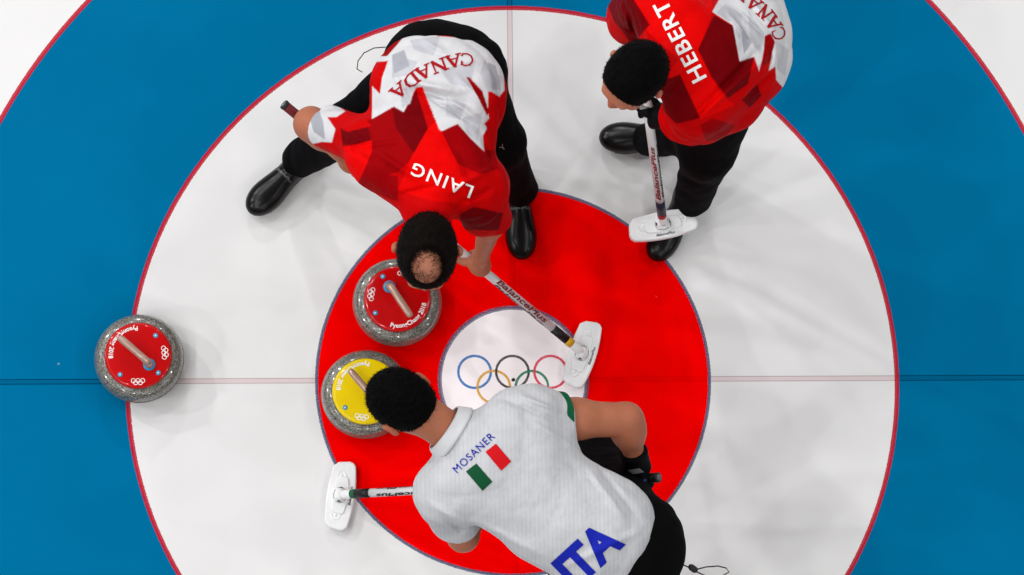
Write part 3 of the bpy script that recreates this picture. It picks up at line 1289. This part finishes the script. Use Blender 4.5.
def arc_word(word, path_px, cap_px, z, pr, bvh, parent, material, name, label, side=1):
    """serif word along a pixel polyline; tops of the letters to the left of the reading direction (side=1)"""
    v, t, w = serif_word(word)
    P = [np.array(p, float) for p in path_px]
    seg = [np.linalg.norm(b - a) for a, b in zip(P, P[1:])]
    tot = sum(seg)
    out = []
    for x, y in v:
        s_ = min(max(x / w, 0), 1) * tot
        i = 0
        while i < len(seg) - 1 and s_ > seg[i]:
            s_ -= seg[i]; i += 1
        d = (P[i + 1] - P[i]) / seg[i]
        up = np.array([d[1], -d[0]]) * side
        q = P[i] + d * s_ + up * y * cap_px
        out.append(W(q[0], q[1], z))
    V, T = drape(np.array(out), t, bvh, pr.view, .0016, .005)
    return tri_mesh(name, V, T, M[material], parent, label)


def blade(parent, name, px_quad, z, pr, bvh, material, label=None, lift=.0014):
    V = np.array([W(x, y, z) for x, y in px_quad])
    n = len(V)
    T = [(0, k, k + 1) for k in range(1, n - 1)]
    V, T = drape(V, T, bvh, pr.view, lift, .006)
    return tri_mesh(name, V, T, M[material], parent, label)


# ================================================================== player A, bending over the broom, red jersey, balding
pa = thing('person', 'person with thinning hair in red and white jersey, bent double with both hands on broom', 'person',
           (W(445, 170, 0)[0], W(445, 170, 0)[1], 0))
hipL, hipR = W(473, 80, .78), W(416, 76, .78)
knL, knR = W(499, 142, .47), W(346, 130, .46)
anL, anR = W(520, 190, .10), W(300, 160, .10)
shL, shR = W(478, 192, .86), W(368, 149, .86)
elR = W(311, 124, .66)
headA = W(427, 253, 1.0)
gL = B_A + X_A * (L_A * .365)     # lower hand on the shaft
gR = B_A + X_A * (L_A * .785)      # upper hand
# exact spot of the lower hand: on the shaft where the photo shows it
elL = W(490, 226, .60)
pLf, wrL = grip(gL, X_A, elL, thumb=-1)
pRt, wrR = grip(gR, X_A, elR, thumb=1)
frA = frame_from((-.06, -.90, -.52), (0, -.25, .95))
hp, hs, gA = head_solid(headA, frA, 1.09)
bodyA = Solid(
    hp + [
        Cap(gA(0, -.045, -.05), W(425, 203, .88), .058, .064, k=.04),
        Ell(W(447, 72, .81), (.165, .125, .125)),
        Ell(W(440, 115, .82), (.145, .13, .10)),
        Ell(W(428, 160, .84), (.170, .125, .11), frame_from((-.15, -1, 0), (0, 0, 1))),
        Cap(shL, W(425, 190, .85), .062, .075), Cap(shR, W(420, 185, .85), .062, .075),
        Cap(shL, elL, .054, .040, k=.03), Cap(elL, wrL, .039, .023, k=.02),
        
        Cap(shR, elR, .060, .046, k=.03), Cap(elR, wrR, .046, .028, k=.02),
        Ell(elR * .62 + wrR * .38, (.046, .046, .046), k=.03), Ell(elR, (.049, .049, .049), k=.02),
        Cap(hipL, knL, .068, .052), Cap(knL, anL + (0, 0, .03), .055, .034),
        Cap(hipR, knR, .068, .052), Cap(knR, anR + (0, 0, .03), .055, .034),
    ] + pLf + pRt, k=.035, subs=hs)
bodyA_o = solid_obj('body', bodyA, .0042, M['skin'], pa, color=skin_color({'base': SKIN, 'zones': [
    (elR, .05, (156, 78, 58), .6), (gL, .06, (168, 92, 70), .6), (gA(0, .02, .115), .06, (176, 116, 92), .8), (gA(.09, 0, 0), .03, (164, 76, 60), .7), (gA(-.09, 0, 0), .03, (164, 76, 60), .7)]}),
    attr='skin_tone', relax=1)
eyes(headA, frA, pa, 1.09)

# hair: dark horseshoe with a bare crown showing through
crown = gA(.0, .012, .125)
hair_shell(gA, frA, 1.09, .006, [(gA(0, .070, .035), frA[1] * .95 - frA[2] * .30), (gA(0, .0, -.028), -frA[2] * .9 + frA[1] * .45)],
           'hair', M['hair_brown'], pa, subs=[(Ell(crown, (.058, .070, .054), frA), .006)])
pts = []; nr = []
for _ in range(1500):
    a = rng.uniform(0, 6.283); q = .012 + rng.beta(2.2, 1.0) * .056
    x, y = math.cos(a) * q * .86, math.sin(a) * q + .004
    zz = .084 * math.sqrt(max(0, 1 - (x / .078) ** 2 - ((y + .012) / .100) ** 2)) + .029
    n_ = unit(frA[0] * x / .006 + frA[1] * (y + .012) / .0098 + frA[2] * (zz - .03) / .0070)
    pts.append(gA(x, y, zz)); nr.append(n_)
ep = []; en = []; ed = []
for _ in range(900):
    a = rng.uniform(0, 6.283); q = .052 + rng.uniform(0, .016)
    x, y = math.cos(a) * q * .84, math.sin(a) * q * 1.12 + .010
    zz = .084 * math.sqrt(max(0, 1 - (x / .078) ** 2 - ((y + .012) / .100) ** 2)) + .036
    ep.append(gA(x, y, zz)); en.append(unit(frA[0] * x / .006 + frA[1] * (y + .012) / .0098 + frA[2] * (zz - .03) / .0070))
    ed.append(-(frA[0] * math.cos(a) + frA[1] * math.sin(a)))
hair_strands('hair_edge', ep, en, .015, bpy.data.objects['hair'], M['hair_brown'], ed, .35)
hair_strands('hair_wisps', pts, nr, .013, bpy.data.objects['hair'], M['hair_wisp'], -frA[1] * .6 , wid=.0006)

def stubble(hair, n, material, back, length=.007):
    me = hair.data
    ids = rng.choice(len(me.vertices), n)
    hair_strands('hair_tips', [np.array(me.vertices[i].co) for i in ids], [np.array(me.vertices[i].normal) for i in ids], length, hair, material, back, .5, .0006)


hairA = bpy.data.objects['hair']
stubble(hairA, 2600, M['hair_brown'], -frA[1] * .3 - frA[2] * .2)

# trousers
troA = Solid([
    Ell(W(443, 72, .82), (.165, .145, .140)),
    Cap(hipL + (.0, 0, 0), knL, .094, .074), Cap(knL, anL + (0, 0, .015), .072, .056),
    Cap(hipR, knR, .100, .074), Cap(knR, anR + (0, 0, .015), .074, .058),
    Ell(W(428, 62, .82), (.12, .12, .12)), Ell(W(466, 70, .80), (.11, .11, .12)),
], k=.05, wrinkle=(.0035, 26, 11))
troA_o = solid_obj('trousers', troA, .0065, M['trouser'], pa)
prA = Print((430, 130), .95)
bvT = bvh_of(troA_o)
put_text('Y', (502, 151), (506, 147), (-4, -4), 5, .55, prA, bvT, troA_o, 'grey_ink', 'trouser_mark', 'small pale chevron mark', bold=.01)
# waist cord loop standing off the right hip
bm = bmesh.new()
cp = [W(x, y, z) for x, y, z in ((386, 47, .84), (374, 48, .85), (364, 53, .85), (358, 61, .84), (357, 69, .83), (362, 72, .80))]
add_tube(bm, cp, .0016, 8)
bm_obj('waist_cord', bm, M['cord'], troA_o)
shoe(W(516, 168, 0), W(522, 258, 0), pa, anL)
shoe(W(318, 148, 0), W(252, 212, 0), pa, anR)

# jersey
slR = unit(elR - shR); slL = unit(elL - shL)
hemR = shR + slR * np.linalg.norm(elR - shR) * .76
hemL = shL + slL * .185
fa = frame_from((-.12, -1, 0), (0, 0, 1))
jerA = Solid([
    Ell(W(437, 83, .88), (.196, .150, .125), frame_from((-.03, -1, 0), (0, 0, 1))),
    Ell(W(440, 104, .875), (.184, .15, .115), frame_from((-.05, -1, 0), (0, 0, 1))),
    Ell(W(432, 140, .885), (.185, .16, .118), fa),
    Ell(W(424, 170, .90), (.205, .115, .118), frame_from((-.30, -1, 0), (0, 0, 1))),
    Cap(W(420, 176, .90), W(427, 213, .945), .092, .074, k=.04),
    Cap(shL + (0, .02, .0), W(440, 175, .89), .082, .10, k=.05), Cap(shR + (.03, -.03, 0), W(410, 168, .89), .086, .10, k=.05),
    Cut(Cap(shR + (0, .022, 0), hemR + slR * .03 + (0, .010, 0), .076, .060), [(hemR, slR)], k=.045),
    Cut(Cap(shL, hemL + slL * .03, .082, .074), [(hemL, slL)], k=.05),
], k=.06, wrinkle=(.0060, 17, 21), subs=[(Ell(gA(0, -.02, -.09), (.054, .050, .06), frA), .01)],
    folds=[
        (W(402, 80, 1.0), W(462, 92, 1.0), .012, .022), (W(408, 88, 1.0), W(470, 104, 1.0), -.012, .018), (W(440, 92, 1.0), W(482, 122, 1.0), .011, .016),
        (W(430, 98, 1.0), W(476, 126, 1.0), -.010, .012), (W(455, 75, 1.0), W(494, 112, 1.0), .009, .016), (W(392, 70, .98), W(410, 104, .98), .008, .015),
        (W(420, 38, .98), W(450, 55, .98), .007, .015), (W(372, 150, .98), W(420, 180, .99), .008, .02), (W(350, 150, .95), W(400, 140, .99), -.007, .02),
        (W(400, 195, .98), W(440, 185, .99), -.006, .015), (W(450, 190, .99), W(490, 170, .95), .007, .02), (W(455, 205, .98), W(492, 190, .95), -.009, .016),
        (W(480, 130, .95), W(496, 175, .93), -.007, .016), (W(330, 120, .86), W(366, 142, .93), .006, .018), (W(338, 140, .84), W(372, 160, .93), -.006, .014)])
white_A = [(372, 119), (394, 106.5), (403.7, 112.3), (416, 87.7), (422.5, 87), (439, 129), (441.8, 131.2), (457.6, 123.9), (471, 139), (484.4, 151.6),
           (482.7, 136), (487, 128), (484, 123.8), (489, 118.6), (488, 112), (488, 91.4), (494.5, 92.5), (498.7, 97), (505, 90), (503, 62), (488, 44), (465, 32), (430, 26), (400, 30), (378, 52), (372, 85)]


def colA(V, F):
    up = prA.up_facing(V, F) > 0
    L = [
        (RED3, [(348, 128), (372, 119), (394, 106), (404, 112), (424, 128), (410, 160), (398, 172), (352, 184), (372, 152), (365, 132)]),
        (RED4, [(392, 108), (404, 112), (416, 90), (428, 128), (417, 158), (396, 128)]),
        (RED4, [(340, 128), (368, 126), (372, 142), (342, 146)]),
        (RED1, [(416, 88), (422, 87), (441, 131), (459, 165), (470, 205), (430, 200), (398, 190), (410, 160), (428, 128), (440, 118)]),
        (RED1, [(343, 148), (372, 140), (372, 152), (358, 184), (346, 168)]),
        (RED3, [(357, 184), (364, 172), (398, 176), (398, 202), (372, 192)]),
        (RED3, [(441, 131), (458, 124), (484, 152), (492, 140), (500, 172), (480, 174), (458, 164)]),
        (RED2, [(458, 164), (480, 174), (503, 168), (504, 206), (470, 204)]),
        (RED4, [(460, 214), (474, 207), (504, 214), (500, 232), (462, 232)]),
        (WH1, white_A),
        (WH2, [(392, 55), (418, 62), (410, 75), (392, 78)]), (WH3, [(392, 55), (404, 50), (410, 66), (394, 74)]),
        (WH2, [(440, 70), (476, 60), (470, 88), (450, 84)]), (WH2, [(484, 60), (502, 78), (500, 97), (488, 92), (480, 74)]), (WH3, [(488, 62), (496, 66), (501, 90), (492, 90)]),
        (WH2, [(446, 98), (466, 104), (460, 120), (446, 116)]), (WH2, [(400, 90), (416, 84), (410, 104), (402, 108)]), (WH2, [(462, 118), (482, 112), (478, 142), (466, 132)]),
        (WH2, [(410, 40), (440, 36), (434, 56), (414, 50)]),
        (RED3, [(466, 77), (470, 78), (482, 91), (489, 112), (487, 116), (478, 98)]),
        (RED2, [(488, 91.4), (492, 92), (500, 97), (508, 96), (508, 150), (486, 150), (490, 120)]),
        (RED2, [(436, 28), (437, 36), (463, 38), (466, 32)]),
        (RED3, [(398, 30), (404, 36), (396, 46), (387, 56), (378, 56), (384, 40)]),
        (RED2, [(366, 62), (388, 61), (382, 78), (380, 94), (372, 86), (366, 76)]),
        # sleeve of the left arm in the picture
        (RED2, [(316, 96), (344, 100), (372, 126), (346, 132), (330, 120)]),
        (WH1, [(300, 100), (318, 97), (337, 106), (344.4, 111), (335.8, 117), (326, 117), (334.6, 129), (331, 142.6), (320, 142), (304, 146)]),
        (WH3, [(306, 112), (316, 106), (322, 122), (324, 140), (312, 132)]),
    ]
    return facet_print(prA, V, F, RED2, L, up)


jerA_o = jersey_obj(jerA, colA, pa, label='red and white faceted leaf pattern jersey')
bvA = bvh_of(jerA_o)
put_text('LAING', (474, 186.5), (414.5, 162.5), (-5, 13), 12.6, .98, prA, bvA, jerA_o, 'white_ink', 'name_lettering', 'white name lettering', bold=.012, spacing=1.16)
arc_word('CANADA', [(474, 55), (462, 53), (448, 56), (432, 62), (416, 69), (402, 80), (388, 92)], 12, .99, prA, bvA, jerA_o, 'red_ink', 'country_lettering', 'red serif lettering')

# ================================================================== player B, upright, cut by the top edge
pb = thing('person', 'person with short dark hair in red jersey, standing over a broom at the top edge', 'person', (W(710, 150, 0)[0], W(710, 150, 0)[1], 0))
neckB = W(668, 68, 1.20)
hipBL, hipBR = W(736, 76, .86), W(752, 25, .88)
knB1, knB2 = W(706, 130, .48), W(708, 150, .48)
anB1, anB2 = W(650, 141, .10), W(692, 200, .10)
shBL, shBR = W(700, 105, 1.14), W(655, 4, 1.16)
elBL = W(692, 120, .88)
elBR = W(633, 20, .88)
headB = W(634, 77, 1.36)
gBL = B_B + X_B * (L_B * .70)
gBR = B_B + X_B * (L_B * .93)
pBL, wrBL = grip(gBL, X_B, elBL, thumb=-1)
pBR, wrBR = grip(gBR, X_B, elBR, thumb=1)
frB = frame_from((-.62, -.66, -.30), (-.18, -.2, .95))
hpB, hsB, gB = head_solid(headB, frB, 1.0)
bodyB = Solid(hpB + [
    Cap(gB(0, -.045, -.05), neckB, .056, .064, k=.04),
    Ell(W(740, 48, .90), (.125, .14, .12)), Ell(W(722, 48, 1.0), (.14, .13, .11)), Ell(W(692, 52, 1.10), (.13, .17, .12), frame_from((.87, .5, 0), (0, 0, 1))),
    Cap(shBL, W(680, 66, 1.15), .050, .055), Cap(shBR, W(678, 50, 1.15), .050, .055),
    Cap(shBL, elBL, .056, .044, k=.03), Cap(elBL, wrBL, .044, .029, k=.02),
    Cap(shBR, elBR, .056, .044, k=.03), Cap(elBR, wrBR, .044, .029, k=.02),
    Cap(hipBL, knB2, .068, .052), Cap(knB2, anB2 + (0, 0, .03), .055, .034),
    Cap(hipBR, knB1, .068, .052), Cap(knB1, anB1 + (0, 0, .03), .055, .034),
] + pBL + pBR, k=.035, subs=hsB)
solid_obj('body', bodyB, .0045, M['skin'], pb, color=skin_color({'base': SKIN, 'zones': [
    (gB(-.09, 0, 0), .03, (176, 74, 72), .8), (gB(0, .11, -.03), .03, (172, 88, 66), .6)]}), attr='skin_tone', relax=1)
eyes(headB, frB, pb)
hair_shell(gB, frB, 1.0, .008, [(gB(0, .056, .03), frB[1] * .96 + frB[2] * -.25), (gB(0, .0, -.035), -frB[2] * .9 + frB[1] * .42)],
           'hair', M['hair_black'], pb)
stubble(bpy.data.objects['hair.001'], 2200, M['hair_black'], -frB[1] * .2, .006)
troB = Solid([
    Ell(W(740, 50, .88), (.13, .155, .14)),
    Cap(hipBL, knB2, .105, .080), Cap(knB2, anB2 + (0, 0, .02), .078, .058),
    Cap(hipBR, knB1, .105, .076), Cap(knB1, anB1 + (0, 0, .02), .074, .056),
    Ell(W(738, 88, .80), (.09, .09, .14)),
], k=.05, wrinkle=(.0035, 26, 12))
troB_o = solid_obj('trousers', troB, .0065, M['trouser'], pb)
shoe(W(688, 141, 0), W(604, 140, 0), pb, anB1, word=False)
shoe(W(698, 180, 0), W(654, 259, 0), pb, anB2, word=False)
slB = unit(elBL - shBL); hemB = shBL + slB * np.linalg.norm(elBL - shBL) * .80
slBR = unit(elBR - shBR); hemBR = shBR + slBR * np.linalg.norm(elBR - shBR) * 1.0
foB = unit(wrBL - elBL)
ft = frame_from((.87, .5, -.35), (0, 0, 1))
jerB = Solid([
    Ell(W(746, 44, .97), (.125, .20, .15), frame_from((.2, 1, 0), (0, 0, 1))),
    Ell(W(736, 50, 1.03), (.17, .15, .12), ft),
    Ell(W(716, 55, 1.10), (.19, .16, .12), ft),
    Ell(W(692, 52, 1.16), (.20, .13, .11), ft),
    Cap(W(672, 60, 1.18), W(655, 68, 1.29), .088, .072, k=.04),
    Cap(shBL, W(690, 80, 1.16), .080, .09, k=.05), Cap(shBR, W(670, 25, 1.18), .080, .09, k=.05),
    Cap(shBL + (0, 0, -.02), elBL + (0, 0, .03), .086, .074, k=.05),
    Cut(Cap(elBL + (0, 0, .03), elBL + foB * .10, .074, .066), [(elBL + foB * .065, foB)], k=.03),
    Cap(W(735, 108, 1.0), W(704, 112, 1.02), .070, .082, k=.05),
    Cut(Cap(shBR, hemBR + slBR * .03, .088, .082), [(hemBR, slBR)], k=.05),
], k=.06, wrinkle=(.0058, 16, 31), subs=[(Ell(gB(0, -.01, -.12), (.054, .054, .06), frB), .01)],
    folds=[(W(690, 125, 1.15), W(765, 60, 1.12), .010, .018), (W(694, 115, 1.18), W(760, 50, 1.14), -.008, .016), (W(745, 100, 1.05), W(775, 70, 1.05), -.008, .014),
           (W(735, 5, 1.15), W(768, 42, 1.10), -.010, .013), (W(728, 10, 1.17), W(758, 52, 1.12), .008, .012), (W(752, 0, 1.1), W(778, 36, 1.08), .010, .013),
           (W(622, 2, 1.1), W(640, 40, 1.2), -.009, .016), (W(632, 0, 1.15), W(650, 40, 1.22), .008, .016), (W(768, 70, 1.06), W(772, 48, 1.08), -.008, .012)])
prB = Print((705, 60), 1.2)


def colB(V, F):
    up = prB.up_facing(V, F) > 0
    L = [
        (RED1, [(628, 0), (712, -20), (712, 14), (698, 50), (680, 60), (648, 32)]),
        (RED4, [(600, -10), (628, -10), (650, 25), (632, 45), (612, 20)]),
        (RED1, [(664, 75), (680, 60), (698, 50), (722, 95), (735, 105), (700, 120), (685, 90)]),
        (RED4, [(660, 82), (680, 74), (700, 118), (676, 124), (662, 110)]),
        (RED4, [(714, 15.6), (733, 26), (739, 61), (754, 57), (748, 84), (728, 98), (712, 78), (698, 50)]),
        (RED2, [(748, 84), (754, 57), (758, 72), (766, 58), (768, 72), (776, 66), (780, 90), (762, 104), (745, 106)]),
        (RED4, [(742, 100), (757, 84), (762, 96), (750, 108)]),
        (RED3, [(700, 125), (712, 118), (736, 126), (722, 142), (706, 142)]),
        (WH1, [(712.3, 12), (721, -4), (725, -30), (800, -30), (806, 60), (784, 88), (776.8, 80), (775.8, 66.4), (769, 71), (774.8, 42), (771, 34), (765, 38), (764, 50),
               (762, 60), (759.2, 71.3), (754.3, 56.6), (739.6, 61.5), (732.8, 25.4)]),
        (WH2, [(725, 4), (742, 14), (740, 40), (732, 22), (716, 13)]), (WH2, [(748, 10), (765, 34), (760, 55), (750, 40)]), (WH3, [(740, 24), (752, 42), (744, 54)]),
        (WH2, [(776, 40), (790, 50), (786, 76), (778, 70)]),
        (RED3, [(765, 36), (771, 33), (775.5, 42), (770, 62), (762, 66), (764, 50)]),
    ]
    return facet_print(prB, V, F, RED2, L, up)


jerB_o = jersey_obj(jerB, colB, pb, label='red jersey with white leaf pattern at the waist')
bvB = bvh_of(jerB_o)
put_text('HEBERT', (706.5, 77), (666, -1), (-13.5, 7), 15, 1.27, prB, bvB, jerB_o, 'white_ink', 'name_lettering', 'white name lettering', bold=.018, spacing=1.12)
arc_word('CANADA', [(787, 37), (783, 26), (772, 10), (760, 0), (745, -14), (735, -30)], 13, 1.12, prB, bvB, jerB_o, 'red_ink', 'country_lettering', 'red serif lettering')
# black glove on the lower hand
pg = gloved(pBL)
vv = unit(elBL - wrBL)
glB = solid_obj('glove', Solid(pg + [Cut(Cap(wrBL - vv * .02, wrBL + vv * .04, .040, .042), [(wrBL + vv * .03, vv)])], k=.02), .004, M['glove'], pb, label='black glove with a pale stripe')
bvG = bvh_of(glB)
blade(glB, 'glove_stripe', [(646, 99), (651, 98), (654, 106), (650, 108)], .7, prB, bvG, 'white_ink')
blade(glB, 'glove_panel', [(639, 104), (645, 101), (648, 108), (641, 109)], .7, prB, bvG, 'glove_grey')

# ================================================================== player C, white jersey
pc = thing('person', 'person with black hair in white jersey with green, white and red flag, leaning forward', 'person', (W(600, 520, 0)[0], W(600, 520, 0)[1], 0))
frC = frame_from((-.22, .08, -.97), (-.82, .52, .22))
headC = W(405, 404, 1.12)
neckC = W(454, 436, 1.07)
shCL, shCR = W(446, 492, 1.04), W(535, 418, 1.04)
elCL, elCR = W(463, 536, .80), W(626, 420, .92)
hipCL, hipCR = W(618, 590, .90), W(636, 530, .90)
knCL, knCR = W(575, 560, .48), W(596, 462, .50)
anCL, anCR = W(612, 622, .10), W(610, 520, .10)
gCR = B_C + X_C * (L_C * .945)
gCL = B_C + X_C * (L_C * .50)
pCR, wrCR = grip(gCR, X_C, elCR, thumb=1)
pCL, wrCL = grip(gCL, X_C, elCL, thumb=1)
hpC, hsC, gC = head_solid(headC, frC, 1.02)
dC = unit(W(640, 560, .98) - W(450, 432, .98))
sC = np.cross(dC, (0, 0, 1))
fC = np.array([sC, dC, (0, 0, 1.0)])
bodyC = Solid(hpC + [
    Cap(gC(0, -.030, -.045), neckC, .057, .060, k=.03),
    Ell(W(622, 556, .93), (.13, .11, .09), fC), Ell(W(568, 514, .95), (.13, .14, .085), fC), Ell(W(515, 472, .99), (.17, .15, .11), fC),
    Cap(shCL, W(478, 455, 1.04), .062, .065), Cap(shCR, W(490, 440, 1.04), .062, .065),
    Cap(shCL, elCL, .056, .045, k=.03), Cap(elCL, wrCL, .045, .029, k=.02),
    Cap(shCR, elCR, .060, .050, k=.03), Cap(elCR, wrCR, .050, .029, k=.02),
    Ell(elCR * .68 + wrCR * .32, (.050, .050, .050), k=.03), Ell(elCR * .45 + shCR * .55, (.058, .058, .058), k=.03),
    Cap(hipCL, knCL, .065, .05), Cap(knCL, anCL + (0, 0, .03), .05, .034),
    Cap(hipCR, knCR, .065, .05), Cap(knCR, anCR + (0, 0, .03), .05, .034),
] + pCL + pCR, k=.035, subs=hsC)
solid_obj('body', bodyC, .0045, M['skin'], pc, color=skin_color({'base': np.array(lin((170, 104, 76))), 'zones': [
    (elCR, .05, (160, 84, 64), .6), (gC(.09, 0, 0), .035, (172, 82, 60), .7), (gC(-.09, 0, 0), .035, (172, 82, 60), .7), (neckC, .08, (166, 92, 68), .5)]}),
    attr='skin_tone', relax=1)
eyes(headC, frC, pc, 1.02)
hair_shell(gC, frC, 1.02, .007, [(gC(0, .070, .03), frC[1] * .95 - frC[2] * .30), (gC(0, .0, -.036), -frC[2] * .93 + frC[1] * .36)],
           'hair', M['hair_black'], pc, amp=.0035)
stubble(bpy.data.objects['hair.002'], 2600, M['hair_black'], frC[1] * .1, .009)
troC = Solid([
    Ell(W(632, 556, .93), (.175, .148, .14), fC),
    Cap(hipCL, knCL, .105, .080), Cap(knCL, anCL + (0, 0, .02), .078, .062),
    Cap(hipCR, knCR, .108, .085), Cap(knCR, anCR + (0, 0, .02), .078, .062),
], k=.05, wrinkle=(.0035, 26, 13))
troC_o = solid_obj('trousers', troC, .0065, M['trouser'], pc)
shoe(W(620, 650, 0), W(560, 595, 0), pc, anCL, word=False)
shoe(W(622, 540, 0), W(560, 482, 0), pc, anCR, word=False)
# draw cord with toggle hanging off the waist
pts = [(672, 562, .93), (679, 563, .93), (686, 566, .925), (692, 569, .92)]
bm = bmesh.new(); add_tube(bm, [W(*p) for p in pts], .0020, 8)
dcord = bm_obj('draw_cord', bm, M['cord'], troC_o)
bm = bmesh.new()
add_tube(bm, [W(*p) for p in ((694, 570, .92), (706, 567, .92), (718, 566, .92), (726, 568, .92), (729, 572, .915), (722, 576, .91), (708, 577, .91), (695, 571, .92))], .0020, 8)
bm_obj('cord_loop', bm, M['cord'], dcord)
bm = bmesh.new(); add_tube(bm, [W(689, 566, .93), W(691, 567, .932), W(695, 570, .932), W(697, 571, .93)], [.006, .010, .010, .006], 14)
bm_obj('toggle', bm, M['cord'], dcord)

slCR = unit(elCR - shCR); hemCR = shCR + slCR * np.linalg.norm(elCR - shCR) * .30
slCL = unit(elCL - shCL); hemCL = shCL + slCL * np.linalg.norm(elCL - shCL) * .66
jerC = Solid([
    Ell(W(597, 532, 1.0), (.178, .17, .125), fC),
    Ell(W(552, 508, 1.02), (.172, .17, .115), fC),
    Ell(W(515, 468, 1.05), (.195, .15, .115), fC),
    Ell(W(492, 450, 1.06), (.215, .10, .105), fC),
    Cut(Cap(W(482, 452, 1.06), W(440, 424, 1.095), .088, .070), [(W(449, 431, 1.085), unit(W(440, 424, 1.095) - W(482, 452, 1.06)))], k=.05),
    Cap(shCL, W(480, 470, 1.05), .082, .09, k=.05), Cap(shCR, W(515, 430, 1.05), .078, .09, k=.05),
    Cut(Cap(shCR, hemCR + slCR * .03, .076, .070), [(hemCR, slCR)], k=.05),
    Cut(Cap(shCL, hemCL + slCL * .03, .086, .076), [(hemCL, slCL)], k=.05),
], k=.06, wrinkle=(.0042, 15, 41), subs=[(Cap(W(449, 431, 1.085), W(430, 418, 1.1), .063, .063), .006)],
    folds=[(W(520, 395, 1.12), W(560, 412, 1.10), .008, .013), (W(505, 398, 1.12), W(570, 428, 1.08), -.007, .013), (W(530, 420, 1.13), W(582, 452, 1.10), .006, .018),
           (W(428, 500, 1.1), W(470, 530, 1.02), .007, .018), (W(445, 515, 1.12), W(470, 540, 1.0), -.008, .014), (W(475, 520, 1.12), W(540, 555, 1.1), .006, .02),
           (W(600, 470, 1.1), W(640, 520, 1.1), -.007, .016), (W(590, 470, 1.12), W(625, 520, 1.1), .007, .018), (W(560, 570, 1.08), W(640, 530, 1.1), .006, .02),
           (W(505, 392, 1.08), W(495, 405, 1.12), -.0035, .008)])
prC = Print((530, 480), 1.15)


def colC(V, F):
    xy = prC.flat(V)
    a = unit(np.array([W(500, 560, 1.15)[0] - W(496, 400, 1.15)[0], W(500, 560, 1.15)[1] - W(496, 400, 1.15)[1]]))
    u = xy @ np.array([a[1], -a[0]])
    st = np.sin(u * 2 * math.pi / .0125)
    c = np.where(st[:, None] > .70, np.array(lin((182, 183, 187)))[None], np.array(lin((190, 191, 194)))[None])
    return c


jerC_o = jersey_obj(jerC, colC, pc, h=.004, label='white short sleeved jersey with fine grey stripes')
bvC = bvh_of(jerC_o)
# collar
cd = unit(W(440, 424, 1.095) - W(482, 452, 1.06))
bm = bmesh.new()
cc = W(446, 429, 1.087)
e1 = unit(np.cross(cd, (0, 0, 1))); e2 = np.cross(cd, e1)
prof = [(.008, .0730), (.004, .0775), (-.022, .0900), (-.030, .0930), (-.032, .0880), (.004, .069)]
rings = []
for k in range(40):
    a = 2 * math.pi * k / 40
    rings.append([bm.verts.new(Vector(cc + cd * s_ + (e1 * math.cos(a) + e2 * math.sin(a) * .95) * r_)) for s_, r_ in prof])
for k in range(40):
    A_, B_ = rings[k], rings[(k + 1) % 40]
    for j in range(len(prof)):
        bm.faces.new((A_[j], A_[(j + 1) % len(prof)], B_[(j + 1) % len(prof)], B_[j]))
bm_obj('collar', bm, M['white_patch'], jerC_o)
# green cuff band
band = Solid([Cut(Cap(shCR, hemCR + slCR * .03, .0835, .0775), [(hemCR + slCR * .0015, slCR), (hemCR - slCR * .034, -slCR)], rnd=.002)], k=.02)
solid_obj('cuff_band', band, .0035, M['green_cloth'], jerC_o, relax=1, label='green sleeve band')
put_text('MOSANER', (457.5, 473.5), (495.5, 437.5), (-7, -7), 7.8, 1.16, prC, bvC, jerC_o, 'blue_ink', 'name_lettering', 'blue name lettering', bold=.0, spacing=1.15)
blade(jerC_o, 'flag_panel', [(466, 471.5), (476.5, 463.5), (492.5, 481.7), (482.5, 490.8)], 1.16, prC, bvC, 'green_patch', 'green flag panel')
blade(jerC_o, 'flag_panel', [(485.6, 452), (496, 443.7), (511.2, 461.4), (501.3, 470.8)], 1.16, prC, bvC, 'red_patch', 'red flag panel')
put_text('ITA', (575, 589), (624.5, 543), (-24, -25), 33.5, 1.12, prC, bvC, jerC_o, 'blue_ink', 'country_lettering', 'large blue country letters', bold=.045)
# glove
pg = gloved(pCR)
vv = unit(elCR - wrCR)
glC = solid_obj('glove', Solid(pg + [Cut(Cap(wrCR - vv * .02, wrCR + vv * .035, .042, .045), [(wrCR + vv * .02, vv)])], k=.02), .004, M['glove'], pc, label='black glove with grey panel')
bvG = bvh_of(glC)
blade(glC, 'glove_panel', [(628, 470), (640, 468), (645, 472), (634, 474)], .9, prC, bvG, 'glove_grey')
blade(glC, 'glove_tab', [(643, 480), (647, 479), (647, 482), (643, 483)], .9, prC, bvG, 'glove_blue')
pc.name = 'person'
